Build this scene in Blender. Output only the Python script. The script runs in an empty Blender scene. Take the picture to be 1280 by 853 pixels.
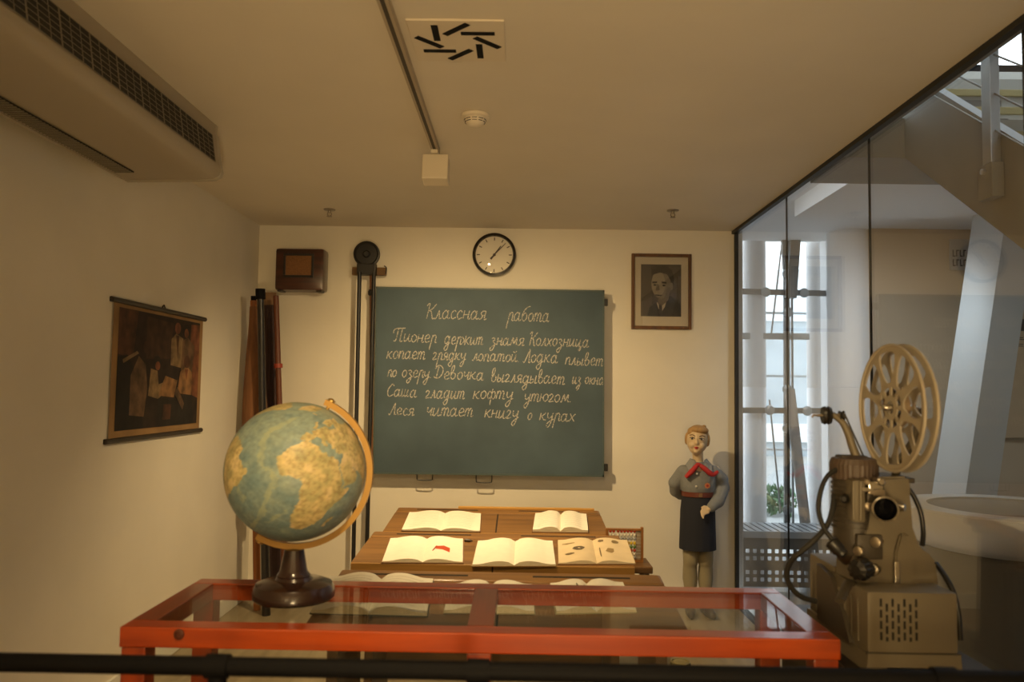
import bpy, bmesh, math, random
from mathutils import Vector, Matrix, Quaternion
random.seed(7)
PI = math.pi
C = bpy.context.scene.collection
SC = bpy.context.scene
R = math.radians

# ------------------------------------------------------------------ camera
F = 1000.0; CZ = 1.5; YAW = -0.01; PITCH = math.atan(60.5 / F); ROLL = R(0.85)
fwd = Vector((math.sin(YAW) * math.cos(PITCH), math.cos(YAW) * math.cos(PITCH), math.sin(PITCH)))
r0 = fwd.cross(Vector((0, 0, 1))).normalized(); u0 = r0.cross(fwd)
rgt = r0 * math.cos(ROLL) + u0 * math.sin(ROLL)
upv = u0 * math.cos(ROLL) - r0 * math.sin(ROLL)
CAM = Vector((0, 0, CZ))
cd = bpy.data.cameras.new('camera'); cam = bpy.data.objects.new('camera', cd); C.objects.link(cam)
cd.sensor_width = 36.0; cd.lens = F / 1280 * 36.0; cd.clip_start = 0.05; cd.clip_end = 200
m3 = Matrix((rgt, upv, -fwd)).transposed()
cam.matrix_world = Matrix.Translation(CAM) @ m3.to_4x4()
cd.dof.use_dof = True; cd.dof.focus_distance = 4.6; cd.dof.aperture_fstop = 3.2
SC.camera = cam


def U(px, py, Y=None, X=None, Z=None):
    """the point of the place seen at a pixel of the photograph, on a given plane"""
    d = fwd * F + rgt * (px - 640) - upv * (py - 426.5)
    if Y is not None: t = Y / d.y
    elif X is not None: t = X / d.x
    else: t = (Z - CZ) / d.z
    return CAM + d * t


# ------------------------------------------------------------------ world, lamps, exposure
w = bpy.data.worlds.new('world'); SC.world = w; w.use_nodes = True
nt = w.node_tree; bg = nt.nodes['Background']
tc = nt.nodes.new('ShaderNodeTexCoord'); sp = nt.nodes.new('ShaderNodeSeparateXYZ'); rp = nt.nodes.new('ShaderNodeValToRGB')
nt.links.new(tc.outputs['Generated'], sp.inputs[0]); nt.links.new(sp.outputs['Z'], rp.inputs[0]); nt.links.new(rp.outputs[0], bg.inputs[0])
rp.color_ramp.elements[0].color = (0.88, 0.96, 1.0, 1); rp.color_ramp.elements[1].color = (0.70, 0.86, 1.0, 1)
bg.inputs[1].default_value = 3.4
SC.view_settings.view_transform = 'Standard'; SC.view_settings.look = 'None'
SC.view_settings.gamma = 1.0; SC.view_settings.use_curve_mapping = False
SC.view_settings.exposure = 0.0
SC.cycles.use_denoising = True
SC.cycles.caustics_reflective = False; SC.cycles.caustics_refractive = False

WARM = (1.0, 0.71, 0.35)


def lamp(kind, name, loc, target, power, color=WARM, size=0.1, angle=90, blend=0.8, sy=None):
    l = bpy.data.lights.new(name, kind); l.energy = power; l.color = color
    if kind == 'SPOT': l.spot_size = R(angle); l.spot_blend = blend; l.shadow_soft_size = size
    elif kind == 'AREA':
        l.size = size
        if sy: l.shape = 'RECTANGLE'; l.size_y = sy
    else: l.shadow_soft_size = size
    o = bpy.data.objects.new(name, l); C.objects.link(o); o.location = loc
    o.rotation_euler = (Vector(target) - Vector(loc)).to_track_quat('-Z', 'Y').to_euler()
    return o


lamp('SPOT', 'spot_lamp_wall', (-0.42, 3.93, 2.46), (-0.3, 5.0, 0.6), 192, size=0.03, angle=142, blend=1.0)
lamp('SPOT', 'spot_lamp_desk', (-0.42, 2.55, 2.58), (-0.06, 3.62, 0.78), 92, size=0.03, angle=62, blend=1.0)
lamp('SPOT', 'track_lamp_front', (-0.25, 0.7, 2.6), (-0.25, 2.5, 0.9), 112, size=0.04, angle=78, blend=1.0)
lamp('POINT', 'gallery_fill', (-0.9, -2.4, 1.5), (0, 0, 1), 48, size=0.2)  # this and the next: added fill behind the camera, lifting walls and ceiling
lamp('POINT', 'gallery_fill', (0.8, -2.4, 1.5), (0, 0, 1), 48, size=0.2)

lamp('SPOT', 'ceiling_fill', (0.2, -1.0, 0.8), (0.15, 3.5, 2.67), 225, size=0.12, angle=62, blend=1.0)  # added fill aimed upwards to brighten the ceiling, no real fitting
lamp('SPOT', 'hall_fill', (2.45, 5.2, 2.72), (2.65, 6.7, 0.6), 66, color=(0.84, 0.94, 1.0), size=0.1, angle=125, blend=1.0)  # added cool fill to brighten the hall columns and pillar

# ------------------------------------------------------------------ materials


def L(h):
    h = h.lstrip('#'); o = []
    for i in (0, 2, 4):
        c = int(h[i:i + 2], 16) / 255
        o.append(c / 12.92 if c <= 0.04045 else ((c + 0.055) / 1.055) ** 2.4)
    return tuple(o)


def base(name):
    m = bpy.data.materials.new(name); m.use_nodes = True
    n = m.node_tree; b = n.nodes['Principled BSDF']
    return m, n, b


def M(name, col, rough=0.5, metal=0.0, noise=None, bump=None, spec=None, coat=0, scale3=(1, 1, 1)):
    if isinstance(col, str): col = L(col)
    m, n, b = base(name)
    b.inputs['Base Color'].default_value = (*col, 1); b.inputs['Roughness'].default_value = rough
    b.inputs['Metallic'].default_value = metal
    if spec is not None: b.inputs['Specular IOR Level'].default_value = spec
    if coat: b.inputs['Coat Weight'].default_value = coat; b.inputs['Coat Roughness'].default_value = 0.12
    if noise or bump:
        t = n.nodes.new('ShaderNodeTexCoord'); mp = n.nodes.new('ShaderNodeMapping'); mp.inputs['Scale'].default_value = scale3
        n.links.new(t.outputs['Object'], mp.inputs[0])
    if noise:
        sc, amt = noise
        nz = n.nodes.new('ShaderNodeTexNoise'); nz.inputs['Scale'].default_value = sc; nz.inputs['Detail'].default_value = 5
        n.links.new(mp.outputs[0], nz.inputs['Vector'])
        r = n.nodes.new('ShaderNodeValToRGB'); n.links.new(nz.outputs['Fac'], r.inputs[0])
        r.color_ramp.elements[0].position = 0.3; r.color_ramp.elements[1].position = 0.7
        r.color_ramp.elements[0].color = (*[max(0, c * (1 - amt)) for c in col], 1)
        r.color_ramp.elements[1].color = (*[min(1, c * (1 + amt)) for c in col], 1)
        n.links.new(r.outputs[0], b.inputs['Base Color'])
    if bump:
        nz2 = n.nodes.new('ShaderNodeTexNoise'); nz2.inputs['Scale'].default_value = bump[0]; nz2.inputs['Detail'].default_value = 4
        n.links.new(mp.outputs[0], nz2.inputs['Vector'])
        bp = n.nodes.new('ShaderNodeBump'); bp.inputs['Strength'].default_value = bump[1]; bp.inputs['Distance'].default_value = 0.01
        n.links.new(nz2.outputs['Fac'], bp.inputs['Height']); n.links.new(bp.outputs[0], b.inputs['Normal'])
    return m


def wood(name, c1, c2, axis='x', rough=0.4, coat=0.0, freq=9.0):
    m, n, b = base(name); c1 = L(c1); c2 = L(c2)
    t = n.nodes.new('ShaderNodeTexCoord'); mp = n.nodes.new('ShaderNodeMapping')
    s = [freq] * 3; s['xyz'.index(axis)] = freq * 0.08; mp.inputs['Scale'].default_value = s
    n.links.new(t.outputs['Object'], mp.inputs[0])
    nz = n.nodes.new('ShaderNodeTexNoise'); nz.inputs['Scale'].default_value = 3.0; nz.inputs['Detail'].default_value = 7; nz.inputs['Distortion'].default_value = 0.6
    n.links.new(mp.outputs[0], nz.inputs['Vector'])
    r = n.nodes.new('ShaderNodeValToRGB'); n.links.new(nz.outputs['Fac'], r.inputs[0])
    r.color_ramp.elements[0].position = 0.32; r.color_ramp.elements[1].position = 0.68
    r.color_ramp.elements[0].color = (*c1, 1); r.color_ramp.elements[1].color = (*c2, 1)
    n.links.new(r.outputs[0], b.inputs['Base Color']); b.inputs['Roughness'].default_value = rough
    if coat: b.inputs['Coat Weight'].default_value = coat; b.inputs['Coat Roughness'].default_value = 0.15
    bp = n.nodes.new('ShaderNodeBump'); bp.inputs['Strength'].default_value = 0.08; bp.inputs['Distance'].default_value = 0.004
    n.links.new(nz.outputs['Fac'], bp.inputs['Height']); n.links.new(bp.outputs[0], b.inputs['Normal'])
    return m


def glass(name, f0=0.045, tint=(1, 1, 1), rough=0.0, power=5.0):
    m = bpy.data.materials.new(name); m.use_nodes = True; n = m.node_tree
    n.nodes.clear(); out = n.nodes.new('ShaderNodeOutputMaterial')
    tr = n.nodes.new('ShaderNodeBsdfTransparent'); tr.inputs[0].default_value = (*tint, 1)
    gl = n.nodes.new('ShaderNodeBsdfGlossy'); gl.inputs['Roughness'].default_value = rough
    ge = n.nodes.new('ShaderNodeNewGeometry'); dt = n.nodes.new('ShaderNodeVectorMath'); dt.operation = 'DOT_PRODUCT'
    n.links.new(ge.outputs['Normal'], dt.inputs[0]); n.links.new(ge.outputs['Incoming'], dt.inputs[1])

    def mth(op, a, bb=None):
        k = n.nodes.new('ShaderNodeMath'); k.operation = op
        for i, v in enumerate((a, bb)):
            if v is None: continue
            if isinstance(v, (int, float)): k.inputs[i].default_value = v
            else: n.links.new(v, k.inputs[i])
        return k.outputs[0]
    c = mth('SUBTRACT', 1.0, mth('ABSOLUTE', dt.outputs['Value']))
    fr = mth('ADD', mth('MULTIPLY', mth('POWER', c, power), 1 - f0), f0)
    mx = n.nodes.new('ShaderNodeMixShader'); n.links.new(fr, mx.inputs[0]); n.links.new(tr.outputs[0], mx.inputs[1]); n.links.new(gl.outputs[0], mx.inputs[2])
    n.links.new(mx.outputs[0], out.inputs[0])
    return m


# ------------------------------------------------------------------ builders
OFF = {}


def tag(o, label, cat, group=None):
    o['label'] = label; o['category'] = cat
    if group: o['group'] = group
    return o


def thing(name, label, cat, loc=(0, 0, 0), group=None, local=False, rot=None):
    o = bpy.data.objects.new(name, None); C.objects.link(o); o.location = loc
    o.empty_display_size = 0.05
    if rot: o.rotation_euler = rot
    OFF[o.name] = Vector((0, 0, 0)) if local else Vector(loc)
    return tag(o, label, cat, group)


def obj(name, bm, mats, parent=None, smooth=False, label=None, angle=None):
    off = OFF[parent.name] if parent else Vector((0, 0, 0))
    if off.length > 0: bmesh.ops.translate(bm, verts=bm.verts[:], vec=-off)
    bmesh.ops.recalc_face_normals(bm, faces=bm.faces[:])
    me = bpy.data.meshes.new(name); bm.to_mesh(me); bm.free()
    if smooth:
        me.polygons.foreach_set('use_smooth', [True] * len(me.polygons))
        if angle is None: angle = 40
        try: me.set_sharp_from_angle(angle=R(angle))
        except Exception: pass
    o = bpy.data.objects.new(name, me); C.objects.link(o)
    for mt in (mats if isinstance(mats, (list, tuple)) else [mats]): me.materials.append(mt)
    if parent: o.parent = parent; OFF[o.name] = off
    if label: o['label'] = label
    return o


def struct(name, bm, mats, smooth=False):
    o = obj(name, bm, mats, None, smooth); o['kind'] = 'structure'; return o


def nb():
    return bmesh.new()


def box(bm, lo, hi, bev=0.0, mi=0, mat=None):
    lo = Vector(lo); hi = Vector(hi)
    vs = [bm.verts.new((x, y, z)) for x in (lo.x, hi.x) for y in (lo.y, hi.y) for z in (lo.z, hi.z)]
    fs = [bm.faces.new([vs[i] for i in q]) for q in ((0, 1, 3, 2), (4, 6, 7, 5), (0, 4, 5, 1), (2, 3, 7, 6), (0, 2, 6, 4), (1, 5, 7, 3))]
    for f in fs: f.material_index = mi
    if bev:
        es = list({e for f in fs for e in f.edges})
        g = bmesh.ops.bevel(bm, geom=es, offset=bev, segments=2, affect='EDGES', profile=0.6)
        vs = list({v for v in g['verts']} | {v for v in vs if v.is_valid})
        for f in g['faces']: f.material_index = mi
        vs = list({v for f in g['faces'] for v in f.verts})
    if mat is not None: bmesh.ops.transform(bm, matrix=mat, verts=[v for v in vs if v.is_valid])
    return bm


def frame_of(d):
    d = Vector(d).normalized(); a = Vector((0, 0, 1)) if abs(d.z) < 0.9 else Vector((1, 0, 0))
    x = a.cross(d).normalized(); return x, d.cross(x)


def tube(bm, pts, rad, seg=12, cap=True, mi=0, flat=1.0, closed=False):
    pts = [Vector(p) for p in pts]; n = len(pts)
    rad = rad if isinstance(rad, (list, tuple)) else [rad] * n
    rings = []; px = None
    for i, p in enumerate(pts):
        if closed: d = pts[(i + 1) % n] - pts[i - 1]
        else: d = pts[min(i + 1, n - 1)] - pts[max(i - 1, 0)]
        d.normalize()
        if px is None: x, y = frame_of(d)
        else:
            x = (px - d * px.dot(d)).normalized(); y = d.cross(x)
        px = x
        rings.append([bm.verts.new(p + (x * math.cos(2 * PI * k / seg) + y * math.sin(2 * PI * k / seg) * flat) * rad[i]) for k in range(seg)])
    rng = range(n) if closed else range(n - 1)
    for i in rng:
        a = rings[i]; b = rings[(i + 1) % n]
        for k in range(seg):
            bm.faces.new((a[k], a[(k + 1) % seg], b[(k + 1) % seg], b[k])).material_index = mi
    if cap and not closed:
        bm.faces.new(rings[0][::-1]).material_index = mi; bm.faces.new(rings[-1]).material_index = mi
    return bm


def lathe(bm, prof, origin=(0, 0, 0), axis=(0, 0, 1), seg=32, mi=0, caps=True):
    o = Vector(origin); ax = Vector(axis).normalized(); x, y = frame_of(ax)
    rings = []
    for r, h in prof:
        r = max(r, 1e-4)
        rings.append([bm.verts.new(o + ax * h + (x * math.cos(2 * PI * k / seg) + y * math.sin(2 * PI * k / seg)) * r) for k in range(seg)])
    for a, b in zip(rings, rings[1:]):
        for k in range(seg):
            bm.faces.new((a[k], a[(k + 1) % seg], b[(k + 1) % seg], b[k])).material_index = mi
    if caps:
        bm.faces.new(rings[0][::-1]).material_index = mi; bm.faces.new(rings[-1]).material_index = mi
    return bm


def prism(bm, pts, ext, mi=0):
    """polygon pts swept by the vector ext"""
    ext = Vector(ext); a = [bm.verts.new(Vector(p)) for p in pts]; b = [bm.verts.new(Vector(p) + ext) for p in pts]
    n = len(a); bm.faces.new(a).material_index = mi; bm.faces.new(b[::-1]).material_index = mi
    for i in range(n): bm.faces.new((a[i], b[i], b[(i + 1) % n], a[(i + 1) % n])).material_index = mi
    return bm


def poly(bm, pts, mi=0):
    f = bm.faces.new([bm.verts.new(Vector(p)) for p in pts]); f.material_index = mi; return f


def ell(bm, c, r, seg=20, rings=12, mi=0, rot=None):
    m = Matrix.Translation(Vector(c)) @ (rot.to_4x4() if rot else Matrix()) @ Matrix.Diagonal((*r, 1))
    g = bmesh.ops.create_uvsphere(bm, u_segments=seg, v_segments=rings, radius=1, matrix=m)
    for v in g['verts']:
        for f in v.link_faces: f.material_index = mi
    return bm


def cat(pts, n=6):
    """Catmull-Rom through pts"""
    pts = [Vector(p) for p in pts]
    if len(pts) < 3: return pts
    P = [pts[0] * 2 - pts[1]] + pts + [pts[-1] * 2 - pts[-2]]; out = []
    for i in range(1, len(P) - 2):
        a, b, c, d = P[i - 1:i + 3]
        for k in range(n):
            t = k / n
            out.append(0.5 * ((2 * b) + (c - a) * t + (2 * a - 5 * b + 4 * c - d) * t * t + (3 * b - a - 3 * c + d) * t ** 3))
    out.append(pts[-1]); return out


def mods(o, *ms):
    for kind, kw in ms:
        m = o.modifiers.new(kind.lower(), kind)
        for k, v in kw.items(): setattr(m, k, v)
    return o

# ------------------------------------------------------------------ the room
YB = 5.8
XL = U(318, 480, Y=YB).x; ZC = U(620, 285.5, Y=YB).z; XG = U(920, 480, Y=YB).x
Y0 = -3.6; YG = 1.35
m_wall = M('cream wall paint', (0.76, 0.71, 0.60), 0.75, noise=(3, 0.03), bump=(60, 0.05))
m_ceil = M('ceiling paint', (0.72, 0.66, 0.56), 0.8, noise=(2, 0.03))
m_floor = wood('floor boards', '#7b6d57', '#97886f', 'y', 0.45, freq=5)
m_white = M('white trim paint', (0.74, 0.72, 0.66), 0.5)
m_black = M('black painted metal', (0.006, 0.006, 0.007), 0.6, spec=0.08)
m_seal = M('dark seal', (0.02, 0.02, 0.02), 0.6)
m_hallw = M('hall white plaster', (0.88, 0.88, 0.88), 0.7)
m_beige = M('beige reflection', (0.52, 0.40, 0.27), 0.7)
m_hfloor = M('hall grey floor', (0.13, 0.13, 0.125), 0.35, noise=(4, 0.08))
m_gls = glass('partition glass', 0.05)
m_alu = M('brushed aluminium', (0.62, 0.62, 0.60), 0.35, 0.9)
m_conc = M('painted steel grey', (0.26, 0.245, 0.205), 0.6, noise=(5, 0.08))
m_pillar = M('pale grey pillar paint', (0.56, 0.585, 0.59), 0.6)

b = box(nb(), (XL, Y0, -0.1), (XG, YB, 0)); struct('floor', b, m_floor)
b = box(nb(), (XL - 0.12, Y0, ZC), (XG + 0.02, YB + 0.12, ZC + 0.1)); struct('ceiling', b, m_ceil)
b = box(nb(), (XL - 0.12, YB, -0.1), (XG + 0.02, YB + 0.12, ZC)); struct('wall_back', b, m_wall)
b = box(nb(), (XL - 0.12, Y0, -0.1), (XL, YB, ZC)); struct('wall_left', b, m_wall)
b = box(nb(), (XL - 0.12, Y0 - 0.12, -0.1), (XG + 0.12, Y0, ZC + 0.1)); struct('wall_front', b, m_wall)
b = box(nb(), (XG, Y0, -0.1), (XG + 0.1, YG, ZC + 0.1)); struct('wall_right', b, m_wall)
b = box(nb(), (XL, YB - 0.016, 0), (XG - 0.04, YB, 0.1), 0.004); struct('baseboard_back', b, m_white)
b = box(nb(), (XL, Y0, 0), (XL + 0.016, YB - 0.016, 0.1), 0.004); struct('baseboard_left', b, m_white)
seams = [YG, 2.47, U(1086, 300, X=XG).y, U(982, 260, X=XG).y, YB - 0.01]
for i in range(4):
    b = box(nb(), (XG, seams[i] + 0.002, 0.02), (XG + 0.012, seams[i + 1] - 0.002, ZC - 0.005))
    struct('window_%d' % (i + 1), b, m_gls)
b = box(nb(), (XG - 0.03, YG, ZC - 0.022), (XG, YB, ZC)); struct('trim_1', b, m_seal)
b = box(nb(), (XG - 0.012, YB - 0.03, 0), (XG + 0.012, YB, ZC - 0.022)); struct('trim_2', b, m_seal)
for i in (1, 2, 3):
    b = box(nb(), (XG + 0.001, seams[i] - 0.002, 0.02), (XG + 0.011, seams[i] + 0.002, ZC - 0.005)); struct('trim_%d' % (i + 2), b, m_seal)
b = box(nb(), (XG + 0.012, YB - 0.03, 0), (XG + 0.04, YB + 0.12, ZC)); struct('trim_6', b, m_alu)
b = box(nb(), (XG - 0.02, YG, 0), (XG + 0.02, YB, 0.02)); struct('trim_7', b, m_seal)

# ------------------------------------------------------------------ the hall behind the glass
XH = 5.2; YH = 7.3; ZH = 6.0; YS = 3.93
b = box(nb(), (XG + 0.1, Y0, -0.1), (XH, YH + 0.2, -0.002)); struct('floor_hall', b, m_hfloor)
wl = U(921, 400, Y=YH).x; wr = U(1036, 400, Y=YH).x; wt = U(980, 297, Y=YH).z; wb = 0.02
b = nb()                                                             # hall back wall with its tall opening
ut = U(1250, 85, Y=YH).z
box(b, (XG + 0.04, YH, wt), (XH, YH + 0.2, ut)); box(b, (wr, YH, 0), (XH, YH + 0.2, wt)); box(b, (XG + 0.04, YH, 0), (wl, YH + 0.2, wt))
box(b, (XG - 0.4, YH, ut), (U(1190, 60, Y=YH).x, YH + 0.2, ZH))
struct('wall_hall_back', b, m_hallw)
b = box(nb(), (XG + 0.05, Y0 - 0.1, -0.1), (XH, Y0, ZH)); struct('wall_hall_front', b, m_hallw)
b = box(nb(), (XH, Y0, -0.1), (XH + 0.1, YH + 0.2, ZH)); struct('wall_hall_right', b, m_hallw)
b = box(nb(), (XG - 0.4, Y0, ZH), (XH + 0.1, 3.4, ZH + 0.1)); struct('ceiling_hall', b, m_hallw)
b = box(nb(), (XG - 0.4, Y0, ZC + 0.42), (XG - 0.3, YH + 0.2, ZH)); struct('wall_hall_left', b, m_hallw)
sx = U(1155, 128, Z=ZC).x
b = box(nb(), (XG + 0.02, Y0, ZC), (sx, YS, ZC + 0.32)); struct('trim_8', b, m_conc)      # edge beam of the floor above
b = box(nb(), (XG - 0.3, Y0, ZC + 0.32), (sx, YS, ZC + 0.42)); struct('floor_upper', b, m_conc)
b = box(nb(), (XG + 0.04, YB, 0), (XG + 0.05, YH, 4.6)); struct('wall_hall_side', b, m_hallw)
b = nb(); box(b, (XG + 0.05, 4.44, 2.9), (1.98, YH, 2.96)); box(b, (1.98, 5.76, 2.9), (XH, YH, 2.96)); box(b, (1.98, 4.80, 2.78), (XH, 5.76, 2.96)); struct('ceiling_hall_low', b, m_hallw)
bx0 = U(1090, 450, Y=6.7).x; bz = U(1150, 278, Y=6.7).z
b = box(nb(), (bx0, 6.7, 0), (XH, 6.8, bz)); struct('wall_hall_reflection', b, m_beige)  # beige slab stands in for the lit back wall mirrored in the glass

# landing and lower flight (one staircase), its stringer beside the glass
X1 = 1.90; X2 = 3.5
m_nose = M('brass nosing', (0.30, 0.24, 0.10), 0.5, 0.3)
m_tread = M('stone tread', (0.42, 0.40, 0.35), 0.6)
st = thing('staircase', 'grey steel staircase with brass step edges rising behind the glass partition', 'staircase', (X1, 2.0, 0))
zs = lambda y: ZC + 0.68 * (y - YS)          # underside of the stringer
for nm, xa in (('stringer', X1), ('stringer', X2)):
    prism(bb := nb(), [(xa, 0.2, zs(0.2)), (xa, YS, ZC), (xa, YS + 0.02, ZC), (xa, YS + 0.02, ZC + 0.42), (xa, YS - 0.15, ZC + 0.34), (xa, 0.2, zs(0.2) + 0.285 + 0.02)], (0.05, 0, 0))
    obj(nm, bb, m_conc, st)
bb = box(nb(), (sx + 0.001, YS, ZC), (X2 + 0.05, YS + 0.5, ZC + 0.2)); obj('landing', bb, m_conc, st)
for k in range(12):
    z1 = ZC + 0.17 - 0.17 * (k + 1); y1 = YS - 0.25 * (k + 1)
    bb = box(nb(), (X1 + 0.05, y1, z1 + 0.02), (X2, y1 + 0.28, z1 + 0.05)); t_ = obj('tread', bb, m_tread, st)
    bb = box(nb(), (X1 + 0.05, y1 - 0.012, z1 + 0.02), (X2, y1, z1 + 0.055)); obj('nosing', bb, m_nose, t_)
# upper flight
m_riser = M('pale riser', (0.50, 0.48, 0.42), 0.6); m_dark = M('dark recess', (0.10, 0.09, 0.075), 0.7)
rows = [(191, 4.45), (160, 4.75), (137, 5.05), (115, 5.35)]
zz = [U(1240, y, Y=Y).z for y, Y in rows]
for i, ((py, Y), z) in enumerate(zip(rows, zz)):
    zn = zz[i + 1] if i < 3 else z + 0.24
    bb = box(nb(), (X1 + 0.1, Y, z - 0.03), (X2 + 1.2, Y + 0.34, z)); t_ = obj('tread', bb, m_tread, st)
    bb = box(nb(), (X1 + 0.1, Y - 0.02, z - 0.035), (X2 + 1.2, Y, z + 0.012), 0.004); obj('nosing', bb, m_nose, t_)
    bb = box(nb(), (X1 + 0.1, Y + 0.3, z), (X2 + 1.2, Y + 0.32, zn - 0.03)); rs = obj('riser', bb, m_riser if i < 2 else m_conc, st)
    if i < 3:
        x = X1 + 0.22 + 0.14 * i
        bb = nb()
        for _ in range(5):
            box(bb, (x, Y + 0.296, z + 0.05), (x + 0.34, Y + 0.3, zn - 0.06)); x += 0.5
        obj('slot', bb, m_dark, rs)
# balustrade of the stair
bal = thing('stair_railing', 'steel flat bar post with slanting cables on the staircase stringer', 'railing', (X1, 3.2, 2.1))
p = U(1240, 212, X=X1 - 0.02)
bb = box(nb(), (p.x - 0.02, p.y - 0.03, p.z - 0.1), (p.x + 0.02, p.y + 0.03, p.z + 1.0), 0.003); post = obj('post', bb, m_alu, bal)
bb = nb(); box(bb, (p.x - 0.03, p.y - 0.05, p.z - 0.12), (p.x + 0.019, p.y + 0.05, p.z + 0.02), 0.004); obj('bracket', bb, m_conc, post)
bb = lathe(nb(), [(0.012, 0), (0.012, 0.012), (0.004, 0.016)], (p.x - 0.03, p.y, p.z - 0.01), (-1, 0, 0), 12); obj('bolt', bb, m_alu, post)
for h in (0.17, 0.32, 0.48, 0.64, 0.8):
    a = Vector((p.x, p.y - 1.5, p.z + h - 1.02)); c = Vector((p.x, p.y + 0.62, p.z + h + 0.42))
    obj('cable', tube(nb(), [a, c], 0.004, 6), m_conc, bal)
bb = tube(nb(), [(p.x, p.y - 1.5, p.z + 1.0 - 1.02), (p.x, p.y + 0.62, p.z + 1.0 + 0.42)], 0.02, 10); obj('handrail', bb, m_conc, bal)
q = U(1250, 87, Y=6.2)
lr = thing('landing_railing', 'dark horizontal rail along the upper landing in front of the high window', 'railing', (2.8, 6.2, q.z - 0.2))
obj('top_rail', box(nb(), (2.0, 6.18, q.z - 0.025), (5.1, 6.24, q.z + 0.03), 0.004), m_black, lr)
obj('kerb', box(nb(), (2.0, 6.17, q.z - 0.30), (5.1, 6.25, q.z - 0.03)), m_riser, lr)
obj('landing_slab', box(nb(), (2.0, 5.75, q.z - 0.40), (5.1, 6.3, q.z - 0.30)), m_conc, lr)

# leaning pillar
pc = U(1207, 617, Y=5.2); pt = U(1264, 225, Y=5.2); d = (pt - pc) / (pt.z - pc.z)
bl = pc - d * pc.z; tp = pc + d * (2.779 - pc.z)
bb = nb()
ring = lambda c: [bb.verts.new((c.x + dx, c.y + dy, c.z)) for dx, dy in ((0, 0), (0.19, -0.02), (0.21, 0.42), (0.02, 0.44))]
a_, b_ = ring(bl), ring(tp)
bb.faces.new(a_[::-1]); bb.faces.new(b_)
for i in range(4): bb.faces.new((a_[i], a_[(i + 1) % 4], b_[(i + 1) % 4], b_[i]))
tag(obj('leaning_pillar', bb, m_pillar), 'pale grey square pillar leaning to the right behind the glass', 'pillar')

# round columns beside the window
for nm, x0, x1, Y, lab in (('round_column', 928, 957, 7.55, 'white round column at the left edge of the tall window'),
                           ('round_column', 1009, 1034, 7.62, 'slim white round column at the right side of the tall window'),
                           ('round_column', 1036, 1090, 6.9, 'wide white round column beside the beige panel built for a reflection')):
    a = U(x0, 450, Y=Y).x; c = U(x1, 450, Y=Y).x; r = (c - a) / 2
    bb = nb(); lathe(bb, [(r, 0), (r, 1.55), (r * 0.985, 1.552), (r * 0.985, 1.558), (r, 1.56), (r, wt + (1.6 if Y > YH else -0.002 if Y > 7.1 else 0))], ((a + c) / 2, Y, 0), seg=40)
    tag(obj(nm, bb, m_hallw, smooth=True), lab, 'column')

# spider glazing in the opening
YF = 7.36
m_fac = M('facade steel', (0.23, 0.23, 0.22), 0.45, 0.3); m_lt = M('light facade steel', (0.42, 0.44, 0.44), 0.4, 0.2)
fw = thing('facade_frame', 'steel mullion cross holding the tall window glazing behind the glass partition', 'window frame', U(986, 640, Y=YF))


def bar(name, x0, y0, x1, y1, th, mat, dy=0.0, dep=0.03):
    a = U(x0, y0, Y=YF + dy); c = U(x1, y1, Y=YF + dy); t = th * YF / 1000 / 2
    bb = nb(); n = (c - a).normalized(); s = Vector((-n.z, 0, n.x)) * t
    prism(bb, [a - s, a + s, c + s, c - s], (0, dep, 0)); return obj(name, bb, mat, fw)


bar('transom', 915, 364, 1040, 367, 7, m_fac); bar('transom', 915, 513, 1040, 514, 7, m_fac)
bar('transom', 915, 420, 1012, 421, 8, m_lt, 0.1); bar('transom', 950, 300, 1012, 301, 3, m_lt, 0.6)
for y in (391, 470, 562): bar('glazing_bar', 948, y, 1015, y + 1, 3, m_lt, 0.6)
bar('mullion', 983.5, 285, 984.5, 679, 7, m_fac); bar('mullion', 990, 285, 992, 679, 2, m_fac, 0.02)
bar('mast', 996, 285, 990, 372, 12, m_fac, -0.1, 0.08); bar('mast', 980, 285, 983, 336, 6, m_fac, -0.1, 0.04)
bar('cable', 978, 300, 964, 420, 2, m_fac, 0.3, 0.01); bar('cable', 962, 500, 976, 640, 2, m_fac, 0.3, 0.01)
for x, y in ((958, 365), (1006, 366), (985, 342), (986, 390), (985, 487), (985, 536), (985, 638), (963, 513), (1010, 514)):
    c = U(x, y, Y=YF - 0.03)
    bb = lathe(nb(), [(0.02, 0), (0.04, 0.006), (0.046, 0.02), (0.04, 0.03), (0.012, 0.034), (0.012, 0.06)], c, (0, 1, 0), 16); obj('spider_fitting', bb, m_lt, fw)
a = U(987, 487, Y=7.2); c = U(1006, 650, Y=7.0); c2 = a + (c - a) * (a.z / (a.z - c.z))
tag(obj('slanting_pipe', tube(nb(), [a, c2], 0.045, 16), M('warm grey pipe paint', (0.40, 0.37, 0.33), 0.5), smooth=True), 'grey pipe slanting down from the window cross behind the bench', 'pipe')

# perforated bench
bz1 = 0.44; y1 = 1.06 / 0.170; bxa = XG + 0.16; bxb = 5.0
m_perf = M('perforated grey sheet steel', (0.15, 0.145, 0.135), 0.5, 0.2)
bn = thing('perforated_bench', 'low grey bench with slatted top and perforated front below the tall window', 'bench', (2.4, y1, 0))
bb = nb()
x = bxa
while x < bxb:
    box(bb, (x, y1, bz1 - 0.025), (min(x + 0.045, bxb), y1 + 0.43, bz1)); x += 0.06
box(bb, (bxa, y1 - 0.004, bz1 - 0.05), (bxb, y1 + 0.02, bz1 - 0.001)); obj('top', bb, M('bench slats', (0.42, 0.44, 0.46), 0.4, 0.2), bn)
bb = nb(); xs = [bxa]; x = bxa + 0.03
while x < bxb - 0.03: xs += [x, x + 0.028]; x += 0.056
xs.append(bxb); zs_ = [0.02]
for z in (0.06, 0.115, 0.22, 0.275): zs_ += [z, z + 0.03]
zs_.append(bz1 - 0.05)
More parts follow.
